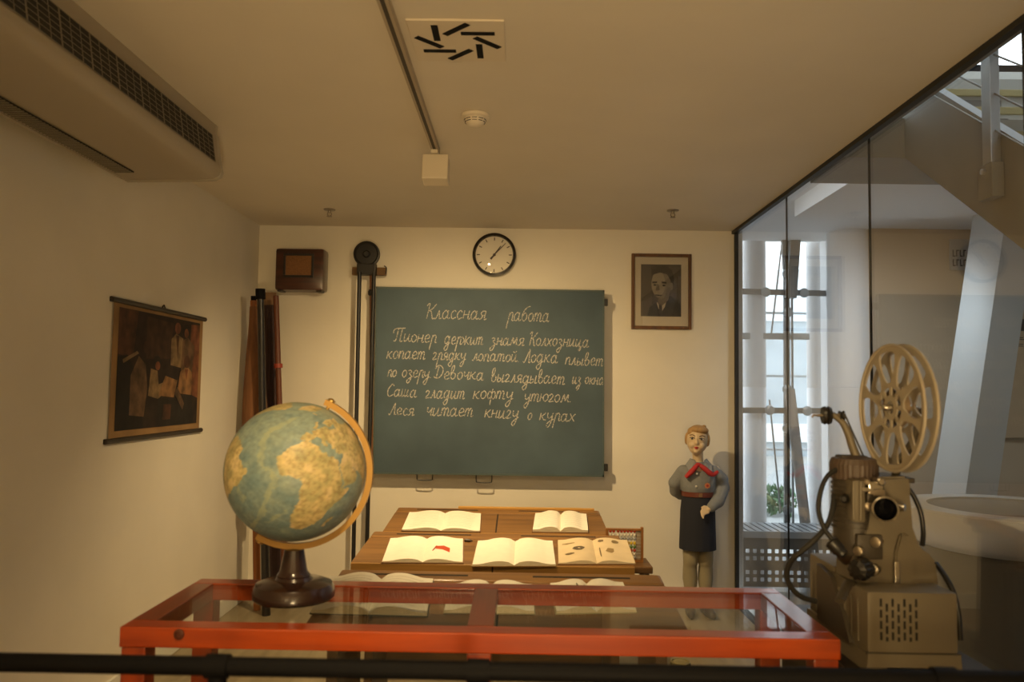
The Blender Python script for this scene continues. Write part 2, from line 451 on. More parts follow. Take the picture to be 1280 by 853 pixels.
V = {}
gv = lambda i, j: V.setdefault((i, j), bb.verts.new((xs[i], y1 + 0.006, zs_[j])) if (i, j) not in V else V[(i, j)])
for i in range(len(xs) - 1):
    for j in range(len(zs_) - 1):
        if i % 2 == 1 and j % 2 == 1: continue
        bb.faces.new((gv(i, j), gv(i + 1, j), gv(i + 1, j + 1), gv(i, j + 1)))
o = obj('front_panel', bb, m_perf, bn); mods(o, ('SOLIDIFY', dict(thickness=0.003)))
for x in (bxa + 0.02, 3.0, 4.2, bxb - 0.02):
    obj('leg', box(nb(), (x - 0.02, y1 + 0.2, 0), (x + 0.02, y1 + 0.4, bz1 - 0.025)), m_perf, bn)

# round pedestal counter
m_ctr = M('white lacquer', (0.66, 0.64, 0.58), 0.35); cc = U(1264, 634, Y=4.3)
ct = thing('round_counter', 'white round counter with a grey sunken centre behind the projector', 'counter', (cc.x, cc.y, 0))
z = cc.z
bb = lathe(nb(), [(0.43, z - 0.205), (0.45, z - 0.204), (0.51, z - 0.16), (0.54, z - 0.06), (0.545, z - 0.01), (0.535, z), (0.40, z)], (cc.x, cc.y, 0), seg=64, caps=False); obj('bowl', bb, m_ctr, ct, smooth=True); obj('drum', lathe(nb(), [(0.43, 0), (0.43, z - 0.2)], (cc.x, cc.y, 0), seg=64), M('drum grey', (0.10, 0.097, 0.09), 0.5), ct, smooth=True)
bb = lathe(nb(), [(0.40, z), (0.39, z - 0.012), (0.0, z - 0.014)], (cc.x, cc.y, 0), seg=64, caps=False); obj('sunken_top', bb, M('grey felt', (0.20, 0.19, 0.17), 0.8), ct, smooth=True)

# small wall things in the hall, one plate standing in for a glass reflection
m_refl = M('reflection grey white', (0.42, 0.38, 0.33), 0.5); m_ink = M('sign ink', (0.05, 0.03, 0.025), 0.6)
p = U(1196, 320, Y=6.69); sg = thing('reflection_plate', 'small pale plate with two rows of dark lettering standing for a glass reflection', 'sign', p)
obj('plate', box(nb(), (p.x - 0.06, 6.68, p.z - 0.12), (p.x + 0.10, 6.70, p.z + 0.14), 0.004), m_refl, sg)
bb = nb()
for r_, zt in enumerate((p.z + 0.02, p.z - 0.06)):
    x = p.x - 0.04
    for k in range(4):
        box(bb, (x, 6.676, zt - 0.028), (x + 0.006, 6.68, zt + 0.028)); box(bb, (x, 6.676, zt + (0.02 if k % 2 else -0.028)), (x + 0.022, 6.68, zt + (0.028 if k % 2 else -0.02))); x += 0.03
obj('lettering', bb, m_ink, sg)
p = U(1268, 412, Y=6.69); sg = thing('wall_panel', 'beige exhibition panel with black figure silhouettes at the right edge of the hall wall', 'panel', p)
obj('board', box(nb(), (p.x - 0.16, 6.66, p.z - 0.9), (p.x + 1.0, 6.70, p.z + 0.55), 0.003), M('panel tan', (0.50, 0.36, 0.22), 0.6), sg)
bb = nb(); x = p.x - 0.06
for k in range(6):
    ell(bb, (x, 6.657, p.z + 0.115), (0.025, 0.006, 0.03), 12, 8); prism(bb, [(x - 0.06, 6.652, p.z), (x - 0.045, 6.652, p.z + 0.08), (x, 6.652, p.z + 0.1), (x + 0.045, 6.652, p.z + 0.08), (x + 0.05, 6.652, p.z)], (0, 0.007, 0)); x += 0.15
box(bb, (p.x - 0.15, 6.655, p.z - 0.015), (p.x + 0.95, 6.66, p.z)); obj('silhouettes', bb, m_ink, sg)
bb = nb()
for k, zt in enumerate((-0.07, -0.085, -0.125, -0.14)):
    box(bb, (p.x - 0.13, 6.657, p.z + zt - 0.004), (p.x + 0.05 + 0.3 * (k == 1), 6.66, p.z + zt + 0.002))
obj('caption', bb, m_ink, sg)

# outdoors: ground, neighbouring building, shrub
b = box(nb(), (-6, YH + 0.2, -0.3), (16, 40, -0.05)); struct('ground', b, M('paving', (0.40, 0.40, 0.38), 0.8, noise=(2, 0.1)))
nbd = thing('neighbour_building', 'pale building seen outside through the tall window', 'building', (4.5, 20, 0))
obj('facade', box(nb(), (-2, 20, -0.05), (14, 24, 3.3)), M('blue grey facade glass', (0.40, 0.46, 0.49), 0.3, noise=(1.2, 0.12)), nbd)
obj('white_band', box(nb(), (-2, 19.9, -0.9 + 1.2), (14, 20, 0.75)), M('white render', (0.85, 0.86, 0.84), 0.7), nbd)
obj('upper_storey', box(nb(), (-2, 19.95, 3.3), (14, 23, 4.6)), M('white render upper', (0.80, 0.85, 0.88), 0.7), nbd)
sh = thing('shrub', 'dark green shrub outside low behind the tall window', 'shrub', (3.2, 10.4, -0.05))
sc = U(967, 640, Y=10.4); bb = nb()
for k in range(260):
    a = random.random() * 2 * PI; rr = 0.3 * math.sqrt(random.random()); hh = random.random() * 0.3 * (1.2 - rr)
    c = Vector((sc.x + rr * math.cos(a), 10.4 + rr * math.sin(a), -0.02 + hh)); q_ = Quaternion((random.random() - .5, random.random() - .5, random.random() - .5, random.random() - .5)).normalized()
    poly(bb, [c + q_ @ Vector(v) for v in ((-0.05, 0, 0), (0, -0.025, 0.01), (0.06, 0, 0), (0, 0.025, 0.01))])
obj('foliage', bb, M('leaf green', (0.06, 0.13, 0.05), 0.6, noise=(6, 0.4)), sh)
obj('stem', tube(nb(), [(sc.x, 10.4, -0.05), (sc.x + 0.02, 10.4, 0.22)], 0.02, 8), M('bark', (0.1, 0.07, 0.04), 0.8), sh)
# ------------------------------------------------------------------ on the ceiling
m_ac = M('air conditioner cream', (0.38, 0.33, 0.25), 0.45)
m_acd = M('grille dark', (0.015, 0.014, 0.012), 0.7)
ya = U(272, 158, Z=ZC).y; xa = U(272, 158, Z=ZC).x; ys = 1.45
ac = thing('air_conditioner', 'long cream air conditioner hung under the ceiling along the left wall', 'air conditioner', (xa - 0.25, (ya + ys) / 2, ZC - 0.27))
xw = XL + 0.13
prof = [(xa, ZC - 0.001), (xa - 0.002, ZC - 0.04), (xa + 0.004, ZC - 0.048), (xa + 0.026, ZC - 0.19), (xa + 0.034, ZC - 0.215), (xa + 0.028, ZC - 0.238), (xa + 0.0, ZC - 0.252), (xa - 0.08, ZC - 0.256), (xw, ZC - 0.262), (xw, ZC - 0.001)]
bb = nb(); prism(bb, [(x, ys, z) for x, z in prof], (0, ya - ys - 0.03, 0)); obj('body', bb, m_ac, ac, smooth=True, angle=50)
bb = nb(); prism(bb, [(x + (0.002 if x > XL + .1 else 0), ya - 0.03, z - (0.002 if z < ZC - .01 else 0)) for x, z in prof], (0, 0.03, 0)); obj('end_cap', bb, M('end cap cream', (0.40, 0.36, 0.28), 0.4), ac, smooth=True, angle=50)
# outlet grille: dark recess, horizontal louvres, upright dividers
gx = lambda z: xa + 0.004 + (ZC - 0.048 - z) * 0.155
z0, z1 = ZC - 0.186, ZC - 0.066; ya2 = ya - 0.08
bb = nb(); prism(bb, [(gx(z0) + 0.0005, ys + 0.05, z0), (gx(z1) + 0.0005, ys + 0.05, z1), (gx(z1) + 0.0015, ys + 0.05, z1), (gx(z0) + 0.0015, ys + 0.05, z0)], (0, ya2 - ys - 0.05, 0)); og = obj('outlet_grille', bb, m_acd, ac)
bb = nb()
for k in range(7):
    z = z0 + (z1 - z0) * (k + 0.0) / 6; g = gx(z)
    prism(bb, [(g, ys + 0.05, z), (g + 0.004, ys + 0.05, z - 0.002), (g + 0.004, ys + 0.05, z + 0.0005), (g, ys + 0.05, z + 0.003)], (0, ya2 - ys - 0.05, 0))
obj('louvres', bb, M('louvre cream', (0.17, 0.145, 0.105), 0.5), og)
y = ya2; k = 0; m_div = M('divider cream', (0.20, 0.17, 0.125), 0.5)
while y > ys + 0.05:
    bb = nb()
    t = 0.0035 if k % 3 == 0 else 0.0012
    prism(bb, [(gx(z0), y - t, z0), (gx(z0) + 0.003, y - t, z0), (gx(z1) + 0.003, y - t, z1), (gx(z1), y - t, z1)], (0, t * 2, 0)); y -= 0.0567; k += 1; obj('divider', bb, m_div, og)
ya3 = U(145, 214, Z=ZC - 0.26).y; xi0, xi1 = xw + 0.035, xw + 0.115
zi = lambda x: ZC - 0.2625
bb = nb(); box(bb, (xi0, ys + 0.05, zi(xi0) - 0.004), (xi1, ya3, zi(xi0) + 0.001)); ig = obj('intake_grille', bb, m_acd, ac)
bb = nb(); y = ys + 0.05
while y < ya3:
    box(bb, (xi0, y, zi(xi0) - 0.007), (xi1, y + 0.006, zi(xi0) - 0.003)); y += 0.02
obj('bars', bb, M('intake bars', (0.20, 0.17, 0.12), 0.5), ig)
bb = nb(); box(bb, (xw + 0.004, ys + 0.02, ZC - 0.266), (xw + 0.02, ya - 0.06, ZC - 0.258), 0.002); obj('wall_rail', bb, m_ac, ac)

# lighting track with its lamp
tp0 = U(545, 184, Z=ZC)
m_trk = M('track off-white', (0.40, 0.33, 0.24), 0.45); m_trd = M('track groove', (0.05, 0.04, 0.03), 0.6)
tr = thing('lighting_track', 'long thin lighting track fixed along the ceiling left of the square vent', 'lighting track', (tp0.x, 2.2, ZC - 0.03))
obj('rail', box(nb(), (tp0.x - 0.018, 0.2, ZC - 0.03), (tp0.x + 0.018, tp0.y, ZC - 0.0005), 0.002), m_trk, tr)
obj('groove', box(nb(), (tp0.x - 0.007, 0.21, ZC - 0.0305), (tp0.x + 0.007, tp0.y - 0.01, ZC - 0.0295)), m_trd, tr)
obj('end_cap', box(nb(), (tp0.x - 0.019, tp0.y, ZC - 0.031), (tp0.x + 0.019, tp0.y + 0.012, ZC - 0.0005), 0.002), m_trk, tr)
m_spot = M('lamp housing cream', (0.72, 0.64, 0.50), 0.45)
lp = U(545, 213, Y=tp0.y - 0.04); s = 0.062
sl = thing('track_spotlight', 'cream square spotlight hanging from the end of the ceiling track', 'spotlight', (lp.x, lp.y, lp.z - s))
obj('adapter', box(nb(), (tp0.x - 0.016, lp.y - 0.03, ZC - 0.05), (tp0.x + 0.016, lp.y + 0.03, ZC - 0.031), 0.002), m_spot, sl)
obj('stem', lathe(nb(), [(0.011, 0), (0.011, 0.06)], (tp0.x, lp.y, lp.z + s - 0.004), seg=16), m_spot, sl, smooth=True)
mt = Matrix.Translation(lp) @ Matrix.Rotation(R(-8), 4, 'X')
bb = box(nb(), (-s, -0.05, -s), (s, 0.05, s), 0.006, mat=mt); obj('housing', bb, m_spot, sl)
bb = box(nb(), (-s * 0.8, 0.05, -s * 0.8), (s * 0.8, 0.054, s * 0.8), 0.001, mat=mt); obj('lens', bb, M('lamp lens', (0.8, 0.8, 0.75), 0.1), sl)

# swirl vent
v0 = U(512, 22, Z=ZC); v1 = U(631, 79, Z=ZC); vc = (U(573, 50, Z=ZC)); hw = 0.158
vt = thing('ceiling_vent', 'square white ceiling vent with eight black slots in a whirl', 'vent', (vc.x, vc.y, ZC - 0.01))
obj('plate', box(nb(), (vc.x - hw, vc.y - hw, ZC - 0.008), (vc.x + hw, vc.y + hw, ZC - 0.0005), 0.003), M('vent plate', (0.70, 0.62, 0.50), 0.5), vt)
for k in range(8):
    a = 2 * PI * k / 8; c = Vector((vc.x + 0.098 * math.cos(a), vc.y + 0.098 * math.sin(a), ZC - 0.009))
    m_ = Matrix.Translation(c) @ Matrix.Rotation(a + R(45), 4, 'Z')
    obj('slot', box(nb(), (-0.056, -0.011, -0.0012), (0.056, 0.011, 0.0012), mat=m_), m_black, vt)
# smoke detector
dc = U(594, 143, Z=ZC); m_sd = M('detector white', (0.76, 0.68, 0.55), 0.4)
sd = thing('smoke_detector', 'round white smoke detector on the ceiling below the square vent', 'smoke detector', (dc.x, dc.y, ZC - 0.05))
obj('base', lathe(nb(), [(0.056, 0), (0.06, -0.004), (0.06, -0.016), (0.05, -0.02)], (dc.x, dc.y, ZC - 0.0005), seg=40), m_sd, sd, smooth=True)
obj('dome', lathe(nb(), [(0.046, -0.02), (0.046, -0.03), (0.034, -0.046), (0.012, -0.052), (0, -0.052)], (dc.x, dc.y, ZC), seg=40), m_sd, sd, smooth=True)
bb = nb()
for k in range(10):
    a0 = 2 * PI * k / 10 + 0.08; a1 = a0 + 0.47
    for zz_, rr in ((-0.027, 0.0466), (-0.036, 0.0427)):
        tube(bb, [(dc.x + rr * math.cos(a0 + (a1 - a0) * t / 4), dc.y + rr * math.sin(a0 + (a1 - a0) * t / 4), ZC + zz_) for t in range(5)], 0.0017, 5)
obj('slits', bb, m_acd, sd)
for px, py, lab in ((412, 262, 'small chrome sprinkler head on the ceiling above the wooden wall box'), (841, 263, 'small chrome sprinkler head on the ceiling above the framed portrait')):
    c = U(px, py, Z=ZC); sk = thing('sprinkler', lab, 'sprinkler', (c.x, c.y, ZC - 0.04), 'ceiling sprinklers'); ms = M('sprinkler chrome', (0.35, 0.31, 0.26), 0.3, 0.9)
    obj('flange', lathe(nb(), [(0.04, 0), (0.036, -0.006), (0.012, -0.008), (0.01, -0.022)], (c.x, c.y, ZC - 0.0005), seg=24), ms, sk, smooth=True)
    bb = nb(); tube(bb, [(c.x - 0.012, c.y, ZC - 0.02), (c.x - 0.014, c.y, ZC - 0.036), (c.x, c.y, ZC - 0.046)], 0.003, 6); tube(bb, [(c.x + 0.012, c.y, ZC - 0.02), (c.x + 0.014, c.y, ZC - 0.036), (c.x, c.y, ZC - 0.046)], 0.003, 6)
    obj('frame', bb, ms, sk); obj('deflector', lathe(nb(), [(0.018, -0.046), (0.018, -0.049)], (c.x, c.y, ZC), seg=16), ms, sk)

# ------------------------------------------------------------------ on the back wall
W = lambda px, py, d=0.0: U(px, py, Y=YB - d)
# clock
c = W(618, 319.5); r = 27.5 * YB / 1000
ck = thing('wall_clock', 'round wall clock with black rim and cream face above the blackboard', 'clock', (c.x, YB - 0.03, c.z))
obj('rim', lathe(nb(), [(r * 0.98, 0), (r, 0.03), (r * 0.98, 0.052), (r * 0.88, 0.056), (r * 0.85, 0.045), (r * 0.85, 0.02)], (c.x, YB, c.z), (0, -1, 0), 56, caps=False), M('clock rim black', (0.012, 0.010, 0.009), 0.25), ck, smooth=True)
obj('dial', lathe(nb(), [(r * 0.9, 0.0), (r * 0.9, 0.026), (0, 0.0265)], (c.x, YB, c.z), (0, -1, 0), 48, caps=False), M('dial cream', (0.70, 0.65, 0.54), 0.5), ck, smooth=True, angle=30)
bb = nb()
for k in range(12):
    a = 2 * PI * k / 12; box(bb, (-0.0035, -0.0012, r * 0.66), (0.0035, 0.0, r * 0.80), mat=Matrix.Translation((c.x, YB - 0.027, c.z)) @ Matrix.Rotation(a, 4, 'Y'))
obj('hour_marks', bb, m_ink, ck)
# hands at about seven minutes past one
for nm, ang, ln, wd, y in (('hour_hand', 36, 0.50, 0.006, 0.030), ('minute_hand', 44, 0.74, 0.0042, 0.033)):
    bb = nb(); prism(bb, [(-wd, 0, -r * 0.26), (wd, 0, -r * 0.26), (wd * 0.55, 0, r * ln), (-wd * 0.55, 0, r * ln)], (0, -0.0015, 0))
    bmesh.ops.transform(bb, matrix=Matrix.Translation((c.x, YB - y, c.z)) @ Matrix.Rotation(R(ang), 4, 'Y'), verts=bb.verts[:]); obj(nm, bb, m_ink, ck)
obj('hand_boss', lathe(nb(), [(0.011, 0), (0.009, 0.006)], (c.x, YB - 0.03, c.z), (0, -1, 0), 16), m_ink, ck)
obj('cover_glass', lathe(nb(), [(r * 0.86, 0.042), (r * 0.6, 0.047), (r * 0.3, 0.0495), (0, 0.05)], (c.x, YB, c.z), (0, -1, 0), 40, caps=False), glass('clock glass', 0.06), ck, smooth=True)

# framed portrait
a = W(789, 317.5); d_ = W(864, 412.5); cx, cz = (a.x + d_.x) / 2, (a.z + d_.z) / 2; hw, hh = 0.218, 0.276
fp = thing('framed_portrait', 'framed black and white portrait of a man in dark suit on the back wall', 'picture', (cx, YB, cz - hh))
m_fr = wood('frame wood', '#4a2c12', '#6b431d', 'z', 0.4)
bb = nb(); t = 0.024
box(bb, (cx - hw, YB - 0.022, cz - hh), (cx - hw + t, YB, cz + hh), 0.004); box(bb, (cx + hw - t, YB - 0.022, cz - hh), (cx + hw, YB, cz + hh), 0.004)
box(bb, (cx - hw + t, YB - 0.022, cz - hh), (cx + hw - t, YB, cz - hh + t), 0.004); box(bb, (cx - hw + t, YB - 0.022, cz + hh - t), (cx + hw - t, YB, cz + hh), 0.004)
obj('frame', bb, m_fr, fp)
obj('mat_board', box(nb(), (cx - hw + t, YB - 0.008, cz - hh + t), (cx + hw - t, YB - 0.002, cz + hh - t)), M('mat board', (0.50, 0.44, 0.34), 0.8), fp)
g = [M('photo grey %d' % i, c_, 0.6) for i, c_ in enumerate(('#5f574c', '#3b352e', '#1a1815', '#6f6659', '#857c6c', '#2a2521', '#a59a86', '#4a433a'))]
P = lambda u, v, k=0: (cx + u * hw, YB - 0.009 - k * 0.0006, cz + v * hh)
bb = nb()


def shp(pts, mi, k): poly(bb, [P(u, v, k) for u, v in pts], mi)
def oval(u, v, ru, rv, mi, k, rot=0, n=20):
    shp([(u + ru * math.cos(t_) * math.cos(rot) - rv * math.sin(t_) * math.sin(rot) * 0.8, v + ru * math.cos(t_) * math.sin(rot) * 0.8 + rv * math.sin(t_) * math.cos(rot)) for t_ in [2 * PI * q / n for q in range(n)]], mi, k)


shp([(-0.68, -0.66), (0.66, -0.66), (0.66, 0.72), (-0.68, 0.72)], 1, 0)
shp([(-0.68, -0.66), (-0.3, -0.66), (-0.35, 0.72), (-0.68, 0.72)], 7, 1)
shp([(0.3, -0.1), (0.66, -0.25), (0.66, 0.72), (0.25, 0.72)], 7, 1)
shp([(-0.46, -0.66), (-0.40, -0.42), (-0.15, -0.28), (0.28, -0.12), (0.52, -0.26), (0.66, -0.36), (0.66, -0.66)], 2, 2)
shp([(-0.16, -0.30), (0.20, -0.14), (0.12, -0.40), (-0.02, -0.58), (-0.10, -0.44)], 6, 3)
shp([(-0.08, -0.34), (0.02, -0.32), (0.03, -0.56), (-0.02, -0.60), (-0.08, -0.48)], 5, 4)
shp([(-0.12, -0.10), (0.26, -0.02), (0.24, -0.22), (0.02, -0.38), (-0.12, -0.32)], 0, 4)
oval(0.0, 0.20, 0.34, 0.40, 3, 5); oval(-0.10, 0.20, 0.23, 0.34, 4, 6)
shp([(-0.34, 0.42), (-0.30, 0.56), (-0.12, 0.66), (0.12, 0.68), (0.34, 0.58), (0.42, 0.36), (0.40, 0.10), (0.33, 0.06), (0.30, 0.30), (0.18, 0.46), (-0.05, 0.50), (-0.22, 0.46)], 5, 7)
oval(0.33, 0.14, 0.06, 0.10, 3, 8)
shp([(-0.31, 0.26), (-0.14, 0.27), (-0.15, 0.22), (-0.30, 0.21)], 5, 8); shp([(0.0, 0.27), (0.17, 0.25), (0.16, 0.20), (0.01, 0.22)], 5, 8)
oval(-0.22, 0.17, 0.05, 0.025, 2, 9); oval(0.08, 0.16, 0.05, 0.025, 2, 9)
shp([(-0.16, 0.2), (-0.08, 0.18), (-0.06, 0.03), (-0.19, 0.02)], 0, 9); shp([(-0.22, -0.08), (0.03, -0.09), (0.0, -0.12), (-0.19, -0.12)], 5, 9)
shp([(0.18, 0.12), (0.32, 0.1), (0.24, -0.14), (0.06, -0.22), (0.14, -0.06)], 0, 9)
obj('photograph', bb, g, fp)
obj('picture_glass', box(nb(), (cx - hw + t, YB - 0.0175, cz - hh + t), (cx + hw - t, YB - 0.0165, cz + hh - t)), glass('picture glass', 0.04), fp)

# wooden radio box
a = W(346, 311, 0.12); d_ = W(405, 364, 0.12); xa_, xb_, za, zb = a.x, d_.x, d_.z, a.z
m_rad = wood('radio walnut', '#2c120a', '#4a2010', 'x', 0.3, 0.5); m_rd = M('radio black', (0.012, 0.009, 0.008), 0.4)
rb = thing('wall_radio', 'dark walnut box radio with square cloth front on the back wall', 'radio', ((xa_ + xb_) / 2, YB, za))
obj('case', box(nb(), (xa_, YB - 0.15, za), (xb_, YB - 0.001, zb), 0.022), m_rad, rb, smooth=True)
w_, h_ = xb_ - xa_, zb - za; fx0, fx1, fz0, fz1 = xa_ + w_ * 0.17, xa_ + w_ * 0.80, za + h_ * 0.30, za + h_ * 0.88
bb = nb(); t = 0.018
box(bb, (fx0, YB - 0.156, fz0), (fx1, YB - 0.149, fz0 + t), 0.003); box(bb, (fx0, YB - 0.156, fz1 - t), (fx1, YB - 0.149, fz1), 0.003)
box(bb, (fx0, YB - 0.156, fz0 + t), (fx0 + t, YB - 0.149, fz1 - t), 0.003); box(bb, (fx1 - t, YB - 0.156, fz0 + t), (fx1, YB - 0.149, fz1 - t), 0.003)
obj('bezel', bb, m_rd, rb)
obj('speaker_cloth', box(nb(), (fx0 + t, YB - 0.1515, fz0 + t), (fx1 - t, YB - 0.1495, fz1 - t)), M('speaker cloth', (0.19, 0.085, 0.028), 0.8, noise=(150, 0.25)), rb)
for x in (xa_ + 0.035, xb_ - 0.035):
    obj('foot', box(nb(), (x - 0.02, YB - 0.13, za - 0.008), (x + 0.02, YB - 0.05, za + 0.004), 0.003), m_rd, rb)

# belt pulley on a pole
c = W(458.5, 318, 0.14); r = 16.5 * (YB - 0.14) / 1000; m_iron = M('black iron', (0.009, 0.008, 0.008), 0.5, 0.0, bump=(80, 0.1))
pw = thing('pulley_pole', 'black round pulley on tall black poles standing left of the blackboard', 'pulley stand', (c.x, YB - 0.2, 0))
obj('pulley', lathe(nb(), [(r * 0.3, -0.012), (r * 0.85, -0.01), (r, -0.014), (r, 0.014), (r * 0.9, 0.016), (r * 0.8, 0.008), (r * 0.3, 0.01), (r * 0.2, 0.02), (0.0, 0.02)], (c.x, c.y, c.z), (0, -1, 0), 40), m_iron, pw, smooth=True)
k0 = W(447, 330, 0.14); k1 = W(470, 344, 0.14); obj('clamp', box(nb(), (k0.x, YB - 0.17, k1.z), (k1.x, YB - 0.10, k0.z), 0.006), m_iron, pw)
k0 = W(440, 334, 0.1); k1 = W(482, 344, 0.1); obj('crossbar', box(nb(), (k0.x, YB - 0.10, k1.z), (k1.x, YB - 0.05, k0.z), 0.003), wood('bracket wood', '#5a3d18', '#7c5a28', 'x', 0.6), pw)
obj('hook', tube(nb(), cat([(k1.x, YB - 0.1, k1.z + 0.01), (k1.x + 0.006, YB - 0.11, k0.z - 0.005), (k1.x - 0.01, YB - 0.115, k0.z + 0.01)]), 0.004, 8), m_iron, pw)


def pole(x0, y0, x1, y1, d, r_, mat, name='pole', parent=None, seg=12):
    a = W(x0, y0, d); e = W(x1, y1, d); dz = (e - a) / (e.z - a.z); e = a + dz * (0.0 - a.z)
    return obj(name, tube(nb(), [a, e], r_, seg), mat, parent, smooth=True)


pole(449.5, 340, 441.5, 706, 0.18, 0.0145, m_iron, 'pole', pw); pole(467.5, 340, 459, 668, 0.16, 0.0145, m_iron, 'pole', pw)
a = W(464, 344, 0.1); e = W(464, 600, 0.1)
obj('rod', tube(nb(), [a, e], 0.012, 12), M('rust rod', (0.24, 0.11, 0.05), 0.5), pw, smooth=True)
obj('rod_joint', lathe(nb(), [(0.012, 0), (0.02, 0.01), (0.02, 0.03), (0.012, 0.045)], a - Vector((0, 0, 0.15)), seg=16), m_iron, pw)

# furled flags and map rolls in the left corner
m_cloth = M('brown furled cloth', (0.17, 0.072, 0.028), 0.85, noise=(14, 0.25), scale3=(3, 3, 0.4)); m_pw = wood('flag pole wood', '#7a4417', '#a5642a', 'z', 0.45)


def corner(name, label, catg, x0, y0, x1, y1, d, parts):
    a = W(x0, y0, d); e = W(x1, y1, d); k = (e - a) / (e.z - a.z); e = a + k * (-a.z)
    t_ = thing(name, label, catg, e, 'rolls leaning in the corner')
    for nm, f0, f1, r0_, r1_, mat in parts:
        n = 14; pts = [a.lerp(e, f0 + (f1 - f0) * i / n) for i in range(n + 1)]
        rad = [r0_ + (r1_ - r0_) * i / n for i in range(n + 1)] if not callable(r0_) else [r0_(i / n) for i in range(n + 1)]
        obj(nm, tube(nb(), pts, rad, 16), mat, t_, smooth=True)
    return t_


corner('furled_flag', 'brown cloth flag furled on a wooden pole, leftmost in the corner', 'flag', 317, 376, 321, 724, 0.36,
       [('pole', 0, 1, 0.022, 0.024, m_pw), ('cloth', 0.02, 0.66, lambda t: 0.026 + 0.062 * math.sin(min(1, t * 1.15) * PI * 0.62) ** 1.3 * (1 if t < 0.9 else 0.75), None, m_cloth), ('finial', -0.015, 0.012, 0.018, 0.018, m_black)])
corner('furled_flag', 'black pole with square top standing among the corner rolls', 'pole', 325.5, 363, 332, 724, 0.48,
       [('pole', 0, 1, 0.022, 0.028, M('black lacquer', (0.014, 0.012, 0.012), 0.3)), ('finial', -0.004, 0.028, 0.032, 0.032, m_black)])
corner('map_roll', 'dark blue black map roll with frayed top, in the corner behind the globe', 'map roll', 336, 371, 346, 724, 0.13,
       [('sheet', 0, 1, 0.05, 0.045, M('dark map roll', (0.045, 0.022, 0.022), 0.75, noise=(20, 0.4), scale3=(3, 3, 0.2))), ('end', -0.012, 0.03, 0.053, 0.05, M('frayed end', (0.22, 0.13, 0.07), 0.9))])
corner('map_roll', 'reddish brown map roll with a red band, rightmost in the corner', 'map roll', 345, 370, 356, 724, 0.28,
       [('sheet', 0, 1, 0.019, 0.022, M('red brown roll', (0.12, 0.036, 0.016), 0.5)), ('band', 0.222, 0.236, 0.03, 0.03, M('red band', (0.28, 0.04, 0.02), 0.5))])

# ------------------------------------------------------------------ blackboard and its writing
DB = 0.12
q = [W(470, 358.5, DB), W(755.5, 363, DB), W(755, 596.5, DB), W(466.5, 592.5, DB)]
m_bb = M('blackboard slate green', (0.062, 0.094, 0.115), 0.62, noise=(2.6, 0.2), spec=0.3)
bbd = thing('blackboard', 'dark teal school blackboard with white chalk handwriting on the back wall', 'blackboard', ((q[2].x + q[3].x) / 2, YB, q[2].z))
bb = nb(); prism(bb, q, (0, 0.022, 0)); obj('panel', bb, m_bb, bbd)
bb = nb(); n0 = Vector((0, -0.004, 0)); tt = Vector((0, 0, 0.012)); tx = Vector((0.010, 0, 0))
for i, (p0, p1, in_) in enumerate(((q[0], q[1], -tt), (q[3], q[2], tt), (q[0], q[3], tx), (q[1], q[2], -tx))):
    prism(bb, [p0, p1, p1 + in_, p0 + in_], (0, -0.004, 0))
obj('edge_trim', bb, M('board edge', (0.055, 0.085, 0.085), 0.5), bbd)
for x, y in ((757, 378), (757, 585)):
    p = W(x, y, DB); obj('hinge', box(nb(), (p.x - 0.008, YB - DB, p.z - 0.025), (p.x + 0.016, YB - DB + 0.03, p.z + 0.025), 0.003), m_iron, bbd)
for x, y in ((490, 380), (735, 380), (490, 575), (735, 575)):
    p = W(x, y, DB); obj('spacer', box(nb(), (p.x - 0.03, YB - DB + 0.022, p.z - 0.03), (p.x + 0.03, YB - 0.0005, p.z + 0.03)), m_fr, bbd)
for x, y in ((531, 595), (605, 598)):
    p = W(x, y, DB - 0.02); s_ = 0.055
    obj('wire_loop', tube(nb(), cat([(p.x - s_, p.y, p.z + 0.03), (p.x - s_, p.y, p.z - 0.015), (p.x - s_ + 0.012, p.y, p.z - 0.03), (p.x + s_ - 0.012, p.y, p.z - 0.03), (p.x + s_, p.y, p.z - 0.015), (p.x + s_, p.y, p.z + 0.03)], 4), 0.0042, 6), m_iron, bbd)

